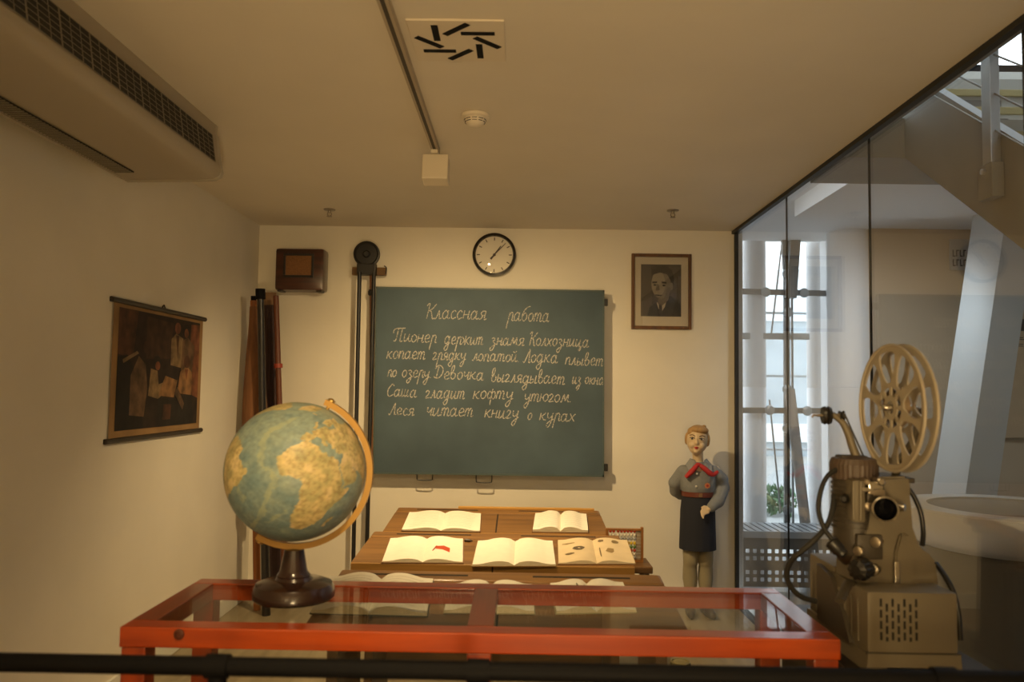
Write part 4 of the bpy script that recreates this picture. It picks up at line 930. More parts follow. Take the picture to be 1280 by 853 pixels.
def book(i, corners, label, th=0.014, cover='#6b4a2a', page=None, lines=0, art=None, curve=0.010, spine=0.5):
    """corners: near-left, near-right, far-right, far-left pixels on the desk top"""
    D = DESK[i]; P4 = [on(i, *c) for c in corners]; nl, nr, fr, fl = P4
    o_ = (nl + nr + fr + fl) / 4; N = D['n']
    ex = ((nr - nl) + (fr - fl)).normalized(); ey = N.cross(ex).normalized()
    wdt = ((nr - nl).length + (fr - fl).length) / 2; dpt = ((fl - nl).dot(ey) + (fr - nr).dot(ey)) / 2
    skew = ((fl - nl).dot(ex) + (fr - nr).dot(ex)) / 2 / max(dpt, .01)
    rt = bpy.data.objects.new('open_book', None); C.objects.link(rt); OFF[rt.name] = Vector((0, 0, 0))
    rt.matrix_world = Matrix.Translation(o_ + N * 0.0012) @ Matrix((ex, ey, N)).transposed().to_4x4()
    tag(rt, label, 'book', 'open books on the school desks'); rt.empty_display_size = 0.05
    sk = lambda x, y, z: (x + skew * y, y, z)
    hw, hd = wdt / 2, dpt / 2; xs0 = -hw + wdt * spine
    g = nb(); e = 0.004
    prism(g, [sk(-hw - e, -hd - e, 0), sk(hw + e, -hd - e, 0), sk(hw + e, hd + e, 0), sk(-hw - e, hd + e, 0)], (0, 0, 0.003)); obj('cover', g, M('book cover ' + cover, cover, 0.6), rt)
    prof = lambda t: th * (0.55 + 0.45 * math.sin(PI * min(1, t * 1.25 + 0.05)) ** 0.8 * 1.0) * min(1, 0.30 + t * 6) + curve * math.sin(PI * t) * (1 - t) * 1.4
    for s in (-1, 1):
        g = nb(); n_ = 16; top = []; bot = []; W_ = (xs0 + hw) if s < 0 else (hw - xs0)
        for k in range(n_ + 1):
            t = k / n_; x = xs0 + s * W_ * t; z = 0.003 + prof(t)
            top.append((g.verts.new(sk(x, -hd, z)), g.verts.new(sk(x, hd, z)))); bot.append((g.verts.new(sk(x, -hd, 0.0031)), g.verts.new(sk(x, hd, 0.0031))))
        for k in range(n_):
            g.faces.new((top[k][0], top[k + 1][0], top[k + 1][1], top[k][1])).material_index = 0
            for q in (0, 1): g.faces.new((bot[k][q], bot[k + 1][q], top[k + 1][q], top[k][q])).material_index = 1
            g.faces.new((bot[k][0], bot[k][1], bot[k + 1][1], bot[k + 1][0])).material_index = 1
        g.faces.new((bot[n_][0], bot[n_][1], top[n_][1], top[n_][0])).material_index = 1
        g.faces.new((bot[0][0], top[0][0], top[0][1], bot[0][1])).material_index = 1
        pg = obj('page_block', g, [page or m_page, m_edge], rt, smooth=True, angle=35)
        if lines:
            g = nb()
            for k in range(lines):
                y = hd * 0.78 - (2 * hd * 0.80) * k / (lines - 0.5); ta, tb_ = 0.14, random.uniform(0.75, 0.9)
                for kk in range(8):
                    t0_ = ta + (tb_ - ta) * kk / 8; t1_ = ta + (tb_ - ta) * (kk + 1) / 8
                    poly(g, [sk(xs0 + s * W_ * t0_, y - 0.0012, 0.0035 + prof(t0_)), sk(xs0 + s * W_ * t1_, y - 0.0012, 0.0035 + prof(t1_)), sk(xs0 + s * W_ * t1_, y + 0.0012, 0.0035 + prof(t1_)), sk(xs0 + s * W_ * t0_, y + 0.0012, 0.0035 + prof(t0_))])
            obj('text_lines', g, m_text, pg)
        if art:
            for nm, side, pieces in art:
                if side != s: continue
                for pts, col in pieces:
                    g = nb(); px_ = [sk(xs0 + s * W_ * t, hd * v, 0.0040 + prof(t)) for t, v in pts]
                    poly(g, px_); obj(nm, g, M(nm + ' ink', col, 0.8), pg)
    return rt


blob = lambda t, v, rt_, rv, n=9, j=0.25: [(t + rt_ * math.cos(2 * PI * k / n) * random.uniform(1 - j, 1 + j), v + rv * math.sin(2 * PI * k / n) * random.uniform(1 - j, 1 + j)) for k in range(n)]
book(2, [(503, 664.5), (599, 666), (602, 644), (511, 642.5)], 'wide open book on the left half of the rear desk', 0.010, lines=9)
book(2, [(666, 666), (735, 667), (733, 646), (669, 645)], 'small thick open book on the right half of the rear desk', 0.022, lines=7, curve=0.008)
book(1, [(479, 704.5), (577, 705), (580, 676), (487, 675)], 'open pale picture book with a small red flag drawing on the middle desk', 0.008, '#7c5a3c',
     art=[('flag_drawing', 1, [([(0.28, 0.06), (0.50, 0.12), (0.66, -0.02), (0.66, -0.38), (0.46, -0.22), (0.30, -0.18)], '#b0401c'), ([(0.20, -0.30), (0.23, -0.34), (0.34, 0.06), (0.30, 0.10)], '#8a3a20')])])
book(1, [(592, 709), (693, 709), (692, 679), (596, 679)], 'brightly lit open book in the centre of the middle desk', 0.012, '#8a6a3c')
book(1, [(698.5, 707), (793.5, 706), (784, 678), (697, 677)], 'open tan album with small dark drawings at the right of the middle desk', 0.007, '#7a5a34', m_tan,
     art=[('drawing', -1, [(blob(0.45, 0.05, 0.16, 0.16), '#5d5140'), (blob(0.70, -0.35, 0.12, 0.08), '#6d5c40'), (blob(0.72, 0.55, 0.2, 0.05), '#85704c')]), ('drawing', 1, [(blob(0.14, -0.2, 0.02, 0.45), '#6d5c40'), (blob(0.22, 0.72, 0.08, 0.12), '#6d5c40'), (blob(0.62, 0.66, 0.12, 0.14), '#7a6848'), (blob(0.42, -0.15, 0.12, 0.2), '#8f7850')])])
book(0, [(388, 769), (534, 771.5), (541, 729), (413, 725)], 'large thick open textbook at the left of the nearest desk beside the globe base', 0.019, '#4a4436', lines=10, curve=0.012)
book(0, [(557, 768), (666, 769), (667, 735), (561, 734)], 'open book behind the cross rail of the glass table on the nearest desk', 0.016, '#8f8468', lines=0)
book(0, [(693, 769), (798, 767), (776, 732), (690, 733)], 'open book with a grey printed picture on its left page on the nearest desk', 0.014, '#9a9274',
     art=[('picture', -1, [([(0.10, -0.55), (0.82, -0.62), (0.82, 0.72), (0.10, 0.70)], '#55554c'), ([(0.18, -0.4), (0.44, -0.45), (0.42, 0.3), (0.3, 0.55), (0.2, 0.2)], '#22231f'), ([(0.5, -0.45), (0.74, -0.5), (0.74, 0.1), (0.62, 0.5), (0.52, 0.2)], '#30312b'), ([(0.3, 0.5), (0.6, 0.45), (0.7, 0.66), (0.3, 0.66)], '#7d7c70')])])
p = on(0, 460, 772); bb = nb(); prism(bb, [p + Vector((-0.004, 0.03, 0.004)), p + Vector((0.004, 0.03, 0.004)), p + Vector((0.018, -0.02, 0.003)), p + Vector((0.008, -0.022, 0.003))], (0, 0, 0.0015))
tag(obj('bookmark', bb, M('dark ribbon', (0.06, 0.03, 0.02), 0.7)), 'dark ribbon bookmark hanging out of the large textbook', 'bookmark')
p = on(1, 581, 677.5); p2 = on(1, 591, 678.2); dv = (p2 - p); up_ = DESK[1]['n'] * 0.007
tag(obj('pen_nib', tube(nb(), [p + up_, p.lerp(p2, 0.6) + up_, p2 + up_], [0.0065, 0.007, 0.001], 10), M('dark pen', (0.05, 0.03, 0.02), 0.4), smooth=True), 'short dark pen lying beside the flag picture book', 'pen')

# ------------------------------------------------------------------ abacus at the right end of the middle desk
ya_ = 4.09; A0, A1, A2 = U(757, 661.5, Y=ya_), U(804, 661.5, Y=ya_), U(804, 703, Y=ya_)
xl, xr, zt = A0.x, A1.x, A1.z; D = DESK[1]; zb_ = A2.z
ab = thing('abacus', 'upright counting frame with red, white, yellow and green beads behind the middle desk', 'abacus', ((xl + xr) / 2, ya_, zb_))
bb = nb(); box(bb, (xl, ya_ - 0.012, zb_), (xl + 0.014, ya_ + 0.012, zt)); box(bb, (xr - 0.012, ya_ - 0.012, zb_ - 0.0), (xr, ya_ + 0.012, zt + 0.008)); box(bb, (xl + 0.014, ya_ - 0.012, zt - 0.008), (xr - 0.012, ya_ + 0.012, zt)); box(bb, (xl + 0.014, ya_ - 0.012, zb_), (xr - 0.012, ya_ + 0.012, zb_ + 0.012))
obj('frame', bb, wood('abacus wood', '#7a4c1c', '#94622a', 'z', 0.45), ab)
xc_ = U(795, 680, Y=ya_).x
obj('back_panel', box(nb(), (xc_, ya_ + 0.002, zb_ + 0.012), (xr - 0.012, ya_ + 0.006, zt - 0.008)), M('abacus panel', (0.46, 0.38, 0.28), 0.7), ab)
bc = [((0.45, 0.05, 0.02), 664), ((0.75, 0.70, 0.58), 669), ((0.35, 0.36, 0.36), 673.5), ((0.65, 0.45, 0.03), 679), ((0.12, 0.22, 0.06), 683.5), ((0.42, 0.05, 0.02), 688), ((0.75, 0.70, 0.58), 692.5), ((0.35, 0.36, 0.36), 697)]
for k, (col, py) in enumerate(bc):
    z = U(780, py, Y=ya_).z; mb = M('bead %d' % k, col, 0.35)
    w_ = obj('wire', tube(nb(), [(xl + 0.014, ya_ - 0.004, z), (xr - 0.012, ya_ - 0.004, z)], 0.0015, 6), m_alu, ab)
    for q in range(8):
        x = xc_ - 0.008 - q * 0.0165 - (0.006 if q > 5 else 0)
        obj('bead', lathe(nb(), [(0.003, -0.0075), (0.0075, -0.005), (0.0095, 0), (0.0075, 0.005), (0.003, 0.0075)], (x, ya_ - 0.004, z), (1, 0, 0), 12), mb, w_, smooth=True)

stl = thing('stool', 'dark wooden stool under the abacus between the middle and the rear desk', 'stool', ((xl + xr) / 2, ya_, 0))
obj('seat', box(nb(), (xl - 0.03, ya_ - 0.11, zb_ - 0.034), (xr + 0.032, ya_ + 0.11, zb_ - 0.0008), 0.005), m_dkd, stl)
for lx_ in (xl - 0.015, xr - 0.005):
    for ly_ in (ya_ - 0.09, ya_ + 0.07): obj('leg', box(nb(), (lx_, ly_, 0), (lx_ + 0.022, ly_ + 0.022, zb_ - 0.034)), m_dkd, stl)

# floor socket, barrier rail
p = U(850, 830, Z=0.0); fs = thing('floor_socket', 'round brass floor socket seen under the right end of the display table', 'socket', p)
obj('ring', lathe(nb(), [(0.055, 0), (0.055, 0.012), (0.045, 0.016), (0.042, 0.008), (0.0, 0.008)], p, seg=32), m_nose, fs, smooth=True); obj('lid', lathe(nb(), [(0.040, 0.008), (0.036, 0.013), (0.0, 0.014)], p, seg=32), M('dull brass', (0.4, 0.32, 0.15), 0.4, 0.7), fs, smooth=True)
RZ = 1.0; rl0, rl1, rl2 = U(-60, 829.5, Z=RZ), U(640, 840, Z=RZ), U(1340, 847, Z=RZ); ry = rl1.y
br = thing('barrier_rail', 'black metal barrier rail crossing the bottom of the view before the table', 'barrier', (0, ry, 0))
pxs = (272, 598, 1180); xs_ = [U(x, 838, Y=ry).x for x in pxs]
obj('rail', tube(nb(), [(rl0.x - 0.4, ry, RZ), (rl2.x + 0.4, ry, RZ)], 0.0165, 20), m_black, br, smooth=True)
for x in xs_:
    ps_ = obj('post', tube(nb(), [(x, ry + (0.0), RZ - 0.016), (x, ry, 0)], 0.0165, 16), m_black, br, smooth=True)
    obj('collar', lathe(nb(), [(0.021, -0.02), (0.021, 0.02)], (x, ry, RZ), (1, 0, 0), 20), m_black, ps_, smooth=True); obj('foot_plate', lathe(nb(), [(0.07, 0), (0.07, 0.008), (0.02, 0.014)], (x, ry, 0), seg=24), m_black, ps_)
    obj('brace', tube(nb(), [(x, ry, RZ - 0.02), (x - 0.02, ry - 0.35, 0.02)], 0.012, 12), m_black, ps_, smooth=True)
# ------------------------------------------------------------------ child mannequin
m_skin = M('mannequin skin', (0.62, 0.47, 0.29), 0.45); m_blouse = M('grey blue blouse', (0.215, 0.225, 0.235), 0.85, noise=(60, 0.06)); m_skirt = M('navy skirt', (0.016, 0.018, 0.030), 0.85)
m_scarf = M('red scarf', (0.42, 0.022, 0.022), 0.7); m_belt = M('brown belt', (0.14, 0.035, 0.02), 0.4); m_hair = M('blond hair', (0.38, 0.225, 0.085), 0.6, noise=(40, 0.25), scale3=(1, 1, 0.25))
mc = U(872, 640, Y=5.5)
mq = thing('mannequin', 'girl mannequin in grey blouse, red neck scarf and navy skirt by the back wall', 'mannequin', (mc.x, 5.5, 0), local=True)
ZT = lambda py: U(872, py, Y=5.5).z


def cap_(bm, pts, rads, seg=14):
    """tapered limb with round ends"""
    pts = [Vector(p) for p in pts]; tube(bm, pts, rads, seg)
    for p, r in zip(pts, rads): ell(bm, p, (r, r, r), 14, 10)
    return bm


hz0 = ZT(569); hz1 = ZT(533); hc = Vector((-0.006, -0.015, hz0 + (hz1 - hz0) * 0.52)); HH = (hz1 - hz0)
hrot = Matrix.Rotation(R(-14), 3, 'Z') @ Matrix.Rotation(R(4), 3, 'Y')
hp = lambda x, y, z: hc + hrot @ Vector((x, y, z))
shz = ZT(583); wz = ZT(617); hemz = ZT(686); hiz = wz - 0.12
b = nb()
ell(b, hc, (HH * 0.37, HH * 0.43, HH * 0.47), 28, 20, rot=hrot); ell(b, hp(0, -0.03, -HH * 0.22), (HH * 0.27, HH * 0.25, HH * 0.28), 24, 16, rot=hrot)
ell(b, hp(0, -HH * 0.36, -HH * 0.38), (0.016, 0.013, 0.013)); ell(b, hp(0, -HH * 0.44, -HH * 0.07), (0.010, 0.017, 0.015)); ell(b, hp(0, -HH * 0.42, 0.004), (0.006, 0.010, 0.02))
for s in (-1, 1):
    ell(b, hp(s * HH * 0.37, 0.008, -HH * 0.04), (0.008, 0.014, 0.022)); ell(b, hp(s * 0.030, -HH * 0.33, -HH * 0.17), (0.022, 0.02, 0.022))
cap_(b, [hc + Vector((0.004, 0.012, -HH * 0.25)), (0.004, 0.006, shz + 0.02), (0, 0, shz - 0.04)], [0.037, 0.036, 0.05])
cap_(b, [(0, 0, shz - 0.05), (0, 0, wz), (0, 0, hiz)], [0.085, 0.078, 0.095])
for s, p in ((-1, [(-0.048, 0, hiz), (-0.047, -0.005, 0.37), (-0.05, 0.004, 0.33), (-0.047, 0.014, 0.24), (-0.046, 0.0, 0.07)]), (1, [(0.048, 0, hiz), (0.052, -0.005, 0.37), (0.056, 0.004, 0.33), (0.056, 0.014, 0.24), (0.054, 0.0, 0.07)])):
    cap_(b, p, [0.066, 0.049, 0.044, 0.048, 0.028]); ex = p[-1][0]
    cap_(b, [(ex, 0.01, 0.045), (ex + s * 0.012, -0.06, 0.038), (ex + s * 0.02, -0.105, 0.032)], [0.028, 0.026, 0.018])
# arms: the right one held behind the back, the left bent with the hand at the hip
Lw = U(881, 634, Y=5.5) - Vector((mc.x, 0, 0)); Lw = Vector((Lw.x, -0.115, Lw.z))
cap_(b, [(-0.10, 0, shz - 0.03), (-0.145, 0.035, ZT(607)), (-0.10, 0.10, ZT(622)), (-0.06, 0.11, ZT(626))], [0.034, 0.029, 0.022, 0.02])
cap_(b, [(0.12, 0, shz - 0.03), (0.172, 0.02, ZT(609)), Lw + Vector((0.02, 0.012, 0.012)), Lw], [0.036, 0.030, 0.020, 0.017])
# left hand: palm, thumb and four curled fingers
pd = Vector((-0.80, -0.15, -0.30)).normalized(); sd = Vector((0.25, -0.4, -0.85)).normalized(); nd = pd.cross(sd)
for k in range(4):
    o_ = Lw + pd * 0.012 + sd * (-0.018 + 0.012 * k); ln = (0.046, 0.052, 0.048, 0.038)[k]
    a_ = o_ + pd * 0.028
    cap_(b, [o_, a_, a_ + (pd * 0.6 + sd * 0.45 - nd * 0.1).normalized() * ln * 0.45, a_ + (pd * 0.55 + sd * 0.75).normalized() * ln * 0.75], [0.0088, 0.0074, 0.0066, 0.0052], 8)
cap_(b, [Lw + sd * -0.014, Lw + sd * -0.03 + pd * 0.022, Lw + sd * -0.03 + pd * 0.042], [0.0085, 0.0075, 0.0058], 8)
# right hand behind the back
rw = Vector((-0.06, 0.11, ZT(626)))
for k in range(4): cap_(b, [rw + Vector((0.012, 0, 0.016 - 0.011 * k)), rw + Vector((0.045, 0.004, 0.014 - 0.011 * k)), rw + Vector((0.068, -0.004, 0.010 - 0.011 * k))], [0.0085, 0.0072, 0.0055], 8)
cap_(b, [rw + Vector((0.0, 0, 0.018)), rw + Vector((0.026, 0.004, 0.034))], [0.0085, 0.006], 8)
o = obj('body', b, m_skin, mq, smooth=True, angle=180); mods(o, ('REMESH', dict(mode='VOXEL', voxel_size=0.0036, use_smooth_shade=True)), ('SMOOTH', dict(factor=0.5, iterations=4)))
# face
fz = lambda x, z, k=1.0: hp(x, -math.sqrt(max(0.0, 1 - (x / (HH * 0.37)) ** 2 - (z / (HH * 0.47)) ** 2)) * HH * 0.43 * k, z)
m_eye = M('painted eye', (0.03, 0.02, 0.015), 0.3); m_wht = M('eye white', (0.55, 0.48, 0.38), 0.3)
for s in (-1, 1):
    e = obj('eye', ell(nb(), fz(s * 0.031, HH * 0.06), (0.014, 0.007, 0.007), rot=hrot), m_wht, mq, smooth=True); obj('iris', ell(nb(), fz(s * 0.031 - 0.001, HH * 0.06, 1.07), (0.0066, 0.004, 0.0066), rot=hrot), m_eye, e, smooth=True)
    obj('lash', tube(nb(), [fz(s * 0.031 - 0.016, HH * 0.075, 1.04), fz(s * 0.031, HH * 0.105, 1.05), fz(s * 0.031 + 0.016, HH * 0.08, 1.04)], 0.0032, 6), m_eye, e)
    obj('eyebrow', tube(nb(), [fz(s * 0.014, HH * 0.15, 1.02), fz(s * 0.032, HH * 0.19, 1.02), fz(s * 0.050, HH * 0.16, 1.02)], 0.0032, 6), M('brow brown', (0.16, 0.085, 0.035), 0.7), mq)
lc_ = hp(0, -HH * 0.385, -HH * 0.245)
bb = nb(); ell(bb, lc_ + Vector((0, 0, 0.003)), (0.017, 0.010, 0.0052), rot=hrot); ell(bb, lc_ - Vector((0, -0.002, 0.004)), (0.013, 0.010, 0.0055), rot=hrot); obj('lips', bb, M('red lips', (0.38, 0.03, 0.025), 0.4), mq, smooth=True)
# hair: cap swept back, bun
b = nb(); ell(b, hp(0, 0.022, HH * 0.06), (HH * 0.405, HH * 0.43, HH * 0.47), 28, 18, rot=hrot); ell(b, hp(0.01, -0.020, HH * 0.36), (HH * 0.32, HH * 0.30, HH * 0.15), 20, 14, rot=hrot)
ell(b, hp(-0.042, -0.022, HH * 0.28), (0.028, 0.03, 0.03), rot=hrot)
for s in (-1, 1): ell(b, hp(s * HH * 0.36, 0.006, HH * 0.02), (0.014, 0.03, 0.042), rot=hrot)
o = obj('hair', b, m_hair, mq, smooth=True, angle=180); mods(o, ('REMESH', dict(mode='VOXEL', voxel_size=0.004, use_smooth_shade=True)), ('SMOOTH', dict(factor=0.5, iterations=5)))
bn_ = U(878, 535.5, Y=5.5); bn_ = Vector((bn_.x - mc.x, 0.0, bn_.z)); b = nb(); ell(b, bn_, (0.022, 0.022, 0.018)); ell(b, bn_ + Vector((0.012, 0, 0.01)), (0.014, 0.014, 0.012)); obj('hair_bun', b, m_hair, mq, smooth=True)
# blouse
b = nb(); rot0 = None
for z, rx, ry_ in ((shz - 0.005, 0.085, 0.062), (shz - 0.035, 0.122, 0.085), (shz - 0.09, 0.120, 0.100), (shz - 0.15, 0.112, 0.102), (wz + 0.035, 0.108, 0.10), (wz + 0.012, 0.098, 0.09)):
    pass
prf = [(shz + 0.030, 0.052, 0.046), (shz - 0.005, 0.092, 0.066), (shz - 0.035, 0.126, 0.085), (shz - 0.09, 0.124, 0.100), (shz - 0.14, 0.116, 0.104), (wz + 0.045, 0.114, 0.104), (wz + 0.018, 0.110, 0.098), (wz - 0.004, 0.092, 0.086)]


def loft(bm, prf, seg=36, wob=None, off=(0, 0)):
    rings = [[bm.verts.new((off[0] + rx * math.cos(2 * PI * k / seg) * (1 + (wob(k, i) if wob else 0)), off[1] + ry * math.sin(2 * PI * k / seg) * (1 + (wob(k, i) if wob else 0)), z)) for k in range(seg)] for i, (z, rx, ry) in enumerate(prf)]
    for A_, B_ in zip(rings, rings[1:]):
        for k in range(seg): bm.faces.new((A_[k], A_[(k + 1) % seg], B_[(k + 1) % seg], B_[k]))
    bm.faces.new(rings[0]); bm.faces.new(rings[-1][::-1]); return bm


loft(b, prf, wob=lambda k, i: 0.012 * math.sin(k * 2.3 + i))
cap_(b, [(-0.095, 0, shz - 0.042), (-0.148, 0.03, ZT(605)), (-0.135, 0.075, ZT(616)), (-0.10, 0.10, ZT(622))], [0.050, 0.046, 0.042, 0.032])
cap_(b, [(0.105, 0, shz - 0.042), (0.158, 0.01, ZT(600)), (0.165, 0.0, ZT(610)), (0.12, -0.06, ZT(625)), Lw + Vector((0.022, 0.014, 0.014))], [0.052, 0.053, 0.053, 0.046, 0.034])
o = obj('blouse', b, m_blouse, mq, smooth=True, angle=180); mods(o, ('REMESH', dict(mode='VOXEL', voxel_size=0.005, use_smooth_shade=True)), ('SMOOTH', dict(factor=0.5, iterations=5)))
m_col = M('blouse collar', (0.25, 0.262, 0.272), 0.85)
for s, dx in ((-1, 0), (1, 0)):
    b = nb(); pts = [(s * 0.010, -0.070, shz - 0.004), (s * 0.032, -0.054, shz + 0.044), (s * 0.056, -0.01, shz + 0.050), (s * 0.088, -0.030, shz + 0.012), (s * 0.074, -0.090, shz - 0.040)]
    prism(b, pts, (0, -0.008, 0.004)); obj('collar', b, m_col, mq)
for py in (590.5, 606): 
    p = U(867 if py < 600 else 866, py, Y=5.5); obj('button', lathe(nb(), [(0.007, 0), (0.007, 0.004), (0.003, 0.006)], (p.x - mc.x, -0.105 if py > 600 else -0.099, p.z), (0, -1, 0), 14), M('pearl button', (0.75, 0.72, 0.65), 0.3), mq, smooth=True)
# scarf, badge, belt, skirt
b = nb(); q_ = lambda px, py, y: Vector((U(px, py, Y=5.5).x - mc.x, y, U(px, py, Y=5.5).z))
for pts, rad in (([q_(869, 579, -0.080), q_(865, 583, -0.098), q_(859, 589, -0.106), q_(853, 595, -0.104)], [0.012, 0.017, 0.019, 0.013]), ([q_(869, 579, -0.080), q_(875, 583, -0.100), q_(882, 589, -0.108), q_(887, 591.5, -0.104), q_(893, 588, -0.096)], [0.012, 0.018, 0.020, 0.016, 0.011])):
    c_ = cat(pts, 5); rr_ = [rad[min(i // 5, len(rad) - 1)] * (1 - (i % 5) / 5) + rad[min(i // 5 + 1, len(rad) - 1)] * ((i % 5) / 5) for i in range(len(c_))]; tube(b, c_, rr_, 10, flat=0.9)
ell(b, q_(869, 579.5, -0.092), (0.020, 0.013, 0.013)); obj('neck_scarf', b, m_scarf, mq, smooth=True)
p = q_(879.5, 605, -0.108)
b = nb(); pts = [(p.x + (0.021 if k % 2 == 0 else 0.015) * math.cos(2 * PI * k / 16), p.y, p.z + (0.021 if k % 2 == 0 else 0.015) * math.sin(2 * PI * k / 16)) for k in range(16)]; prism(b, pts, (0, -0.005, 0)); bd = obj('badge', b, M('badge orange', (0.55, 0.20, 0.09), 0.4), mq)
obj('badge_centre', lathe(nb(), [(0.009, 0), (0.007, 0.003), (0, 0.004)], (p.x, p.y - 0.005, p.z), (0, -1, 0), 14), M('badge red', (0.35, 0.03, 0.02), 0.4), bd)
b = nb(); loft(b, [(wz + 0.016, 0.104, 0.096), (wz + 0.014, 0.109, 0.101), (wz - 0.016, 0.110, 0.102), (wz - 0.018, 0.104, 0.096)]); bl_ = obj('belt', b, m_belt, mq, smooth=True)
obj('buckle', box(nb(), (-0.015, -0.106, wz - 0.013), (0.010, -0.101, wz + 0.013), 0.002), M('buckle', (0.35, 0.2, 0.1), 0.3, 0.6), bl_)
b = nb(); rings = []; loft(b, [(wz - 0.012, 0.102, 0.094), (wz - 0.05, 0.109, 0.104), (wz - 0.12, 0.116, 0.112), (hemz + 0.14, 0.119, 0.113), (hemz, 0.123, 0.115), (hemz + 0.004, 0.115, 0.107), (wz - 0.2, 0.100, 0.096)], 64, lambda k, i: (0.010 * math.sin(k * PI / 2) * min(1, i / 4)))
obj('skirt', b, m_skirt, mq, smooth=True, angle=60)
m_stk = M('beige stocking', (0.30, 0.26, 0.17), 0.7)
for s, p in ((-1, [(-0.047, -0.003, 0.44), (-0.047, -0.005, 0.37), (-0.05, 0.004, 0.33), (-0.047, 0.014, 0.24), (-0.046, 0.0, 0.09)]), (1, [(0.051, -0.003, 0.44), (0.052, -0.005, 0.37), (0.056, 0.004, 0.33), (0.056, 0.014, 0.24), (0.054, 0.0, 0.09)])):
    obj('stocking', tube(nb(), cat(p, 4), [r_ for i in range(4) for r_ in [((0.0535, 0.0515, 0.046, 0.05, 0.032)[i] * (4 - q) + (0.0535, 0.0515, 0.046, 0.05, 0.032)[i + 1] * q) / 4 for q in range(4)]] + [0.032], 20), m_stk, mq, smooth=True)
obj('sock', (lambda b: (cap_(b, [(-0.046, 0.0, 0.06), (-0.046, 0.004, 0.13)], [0.036, 0.038]), b)[1])(nb()), m_wht, mq, smooth=True); obj('sock', (lambda b: (cap_(b, [(0.054, 0.0, 0.06), (0.055, 0.004, 0.13)], [0.036, 0.038]), b)[1])(nb()), m_wht, mq, smooth=True)
for s, ex in ((-1, -0.046), (1, 0.054)):
    b = nb(); cap_(b, [(ex, 0.015, 0.042), (ex + s * 0.012, -0.06, 0.036), (ex + s * 0.02, -0.112, 0.032)], [0.036, 0.036, 0.027]); ob_ = obj('shoe', b, M('dark shoe', (0.03, 0.02, 0.015), 0.35), mq, smooth=True, angle=180); mods(ob_, ('REMESH', dict(mode='VOXEL', voxel_size=0.005, use_smooth_shade=True)))
# ------------------------------------------------------------------ film projector on its pedestal
m_pj = M('hammered khaki enamel', (0.165, 0.138, 0.092), 0.45, 0.1, bump=(220, 0.12)); m_pjd = M('dark khaki enamel', (0.058, 0.047, 0.033), 0.45, 0.1, bump=(220, 0.1)); m_cr = M('chrome', (0.55, 0.52, 0.46), 0.22, 1.0); m_pb = M('projector black', (0.015, 0.014, 0.013), 0.35)
m_rib = M('brown bakelite cap', (0.085, 0.058, 0.042), 0.5); m_reel = M('reel tan enamel', (0.42, 0.365, 0.275), 0.5, 0.0); m_hose = M('grey rubber hose', (0.03, 0.029, 0.027), 0.6, spec=0.2); m_brs = M('worn brass', (0.36, 0.30, 0.22), 0.4, 0.8)
PY = 2.0; bl_ = U(1085, 834, Y=PY); br_ = U(1199, 837, Y=PY); PZ = (bl_.z + br_.z) / 2; px0, px1 = bl_.x, br_.x
pdz = PZ - 0.012; pk = thing('projector_pedestal', 'dark brown pedestal under the film projector at the glass wall', 'pedestal', (1.1, 2.3, 0))
m_ped = wood('dark pedestal', '#1c130d', '#2a1d13', 'y', 0.4)
lx = U(1030, 800, Z=pdz).x
obj('top', box(nb(), (px0 - 0.045, PY - 0.12, pdz - 0.03), (px1 + 0.10, PY + 0.62, pdz), 0.004), m_ped, pk); obj('body', box(nb(), (px0 - 0.02, PY - 0.08, 0.04), (px1 + 0.06, PY + 0.58, pdz - 0.03)), m_ped, pk); obj('plinth', box(nb(), (px0 - 0.03, PY - 0.05, 0), (px1 + 0.03, PY + 0.55, 0.04)), m_black, pk)
pj = thing('film_projector', 'old khaki metal film projector with a large tan reel beside the glass wall', 'projector', ((px0 + px1) / 2, PY + 0.2, pdz))
PX = lambda px, py, Y: U(px, py, Y=Y)
yb_ = PY + 0.40; zt = U(1140, 741, Y=PY).z
# base: foot flange with arched underside, main box, sloped left part
b = nb(); fp_ = [(px0 - 0.006, pdz), (px0 + 0.03, pdz), (px0 + 0.045, pdz + 0.014), (px1 - 0.045, pdz + 0.014), (px1 - 0.03, pdz), (px1 + 0.006, pdz), (px1 + 0.002, pdz + 0.045), (px0 - 0.002, pdz + 0.045)]
prism(b, [(x, PY - 0.006, z) for x, z in fp_], (0, yb_ - PY + 0.012, 0)); obj('foot_flange', b, m_pj, pj)
b = nb(); box(b, (px0, PY, pdz + 0.044), (px1, PY + 0.23, zt), 0.008); box(b, (px0 + 0.004, PY + 0.22, pdz + 0.044), (px1, yb_, zt + 0.014), 0.006)
base_ = obj('base_box', b, m_pj, pj, smooth=True)
b = nb(); prism(b, [(px0 - 0.012, PY + 0.08, pdz + 0.045), (px0 - 0.012, PY + 0.30, pdz + 0.045), (px0 - 0.012, PY + 0.30, zt + 0.004), (px0 - 0.012, PY + 0.20, zt - 0.01), (px0 - 0.012, PY + 0.12, zt - 0.09)], (0.014, 0, 0)); obj('side_plate', b, m_pjd, base_)
b = nb()
for k in range(9):
    y = PY + 0.05 + k * 0.04; box(b, (px0 - 0.003 - (0.0), y, pdz + 0.06), (px0 + 0.001, y + 0.006, zt - 0.03))
obj('side_ribs', b, m_pj, base_)
b = nb(); sx_ = px0 + 0.030
for c_ in range(7):
    for r_ in range(4):
        z = zt - 0.016 - r_ * 0.0268 - (0.012 if c_ % 2 else 0); x = sx_ + c_ * 0.0143
        h_ = 0.019 if not (c_ % 2 and r_ == 3) else 0.010
        box(b, (x, PY - 0.0008, z - h_), (x + 0.0058, PY + 0.002, z))
obj('vent_slots', b, m_pb, base_)
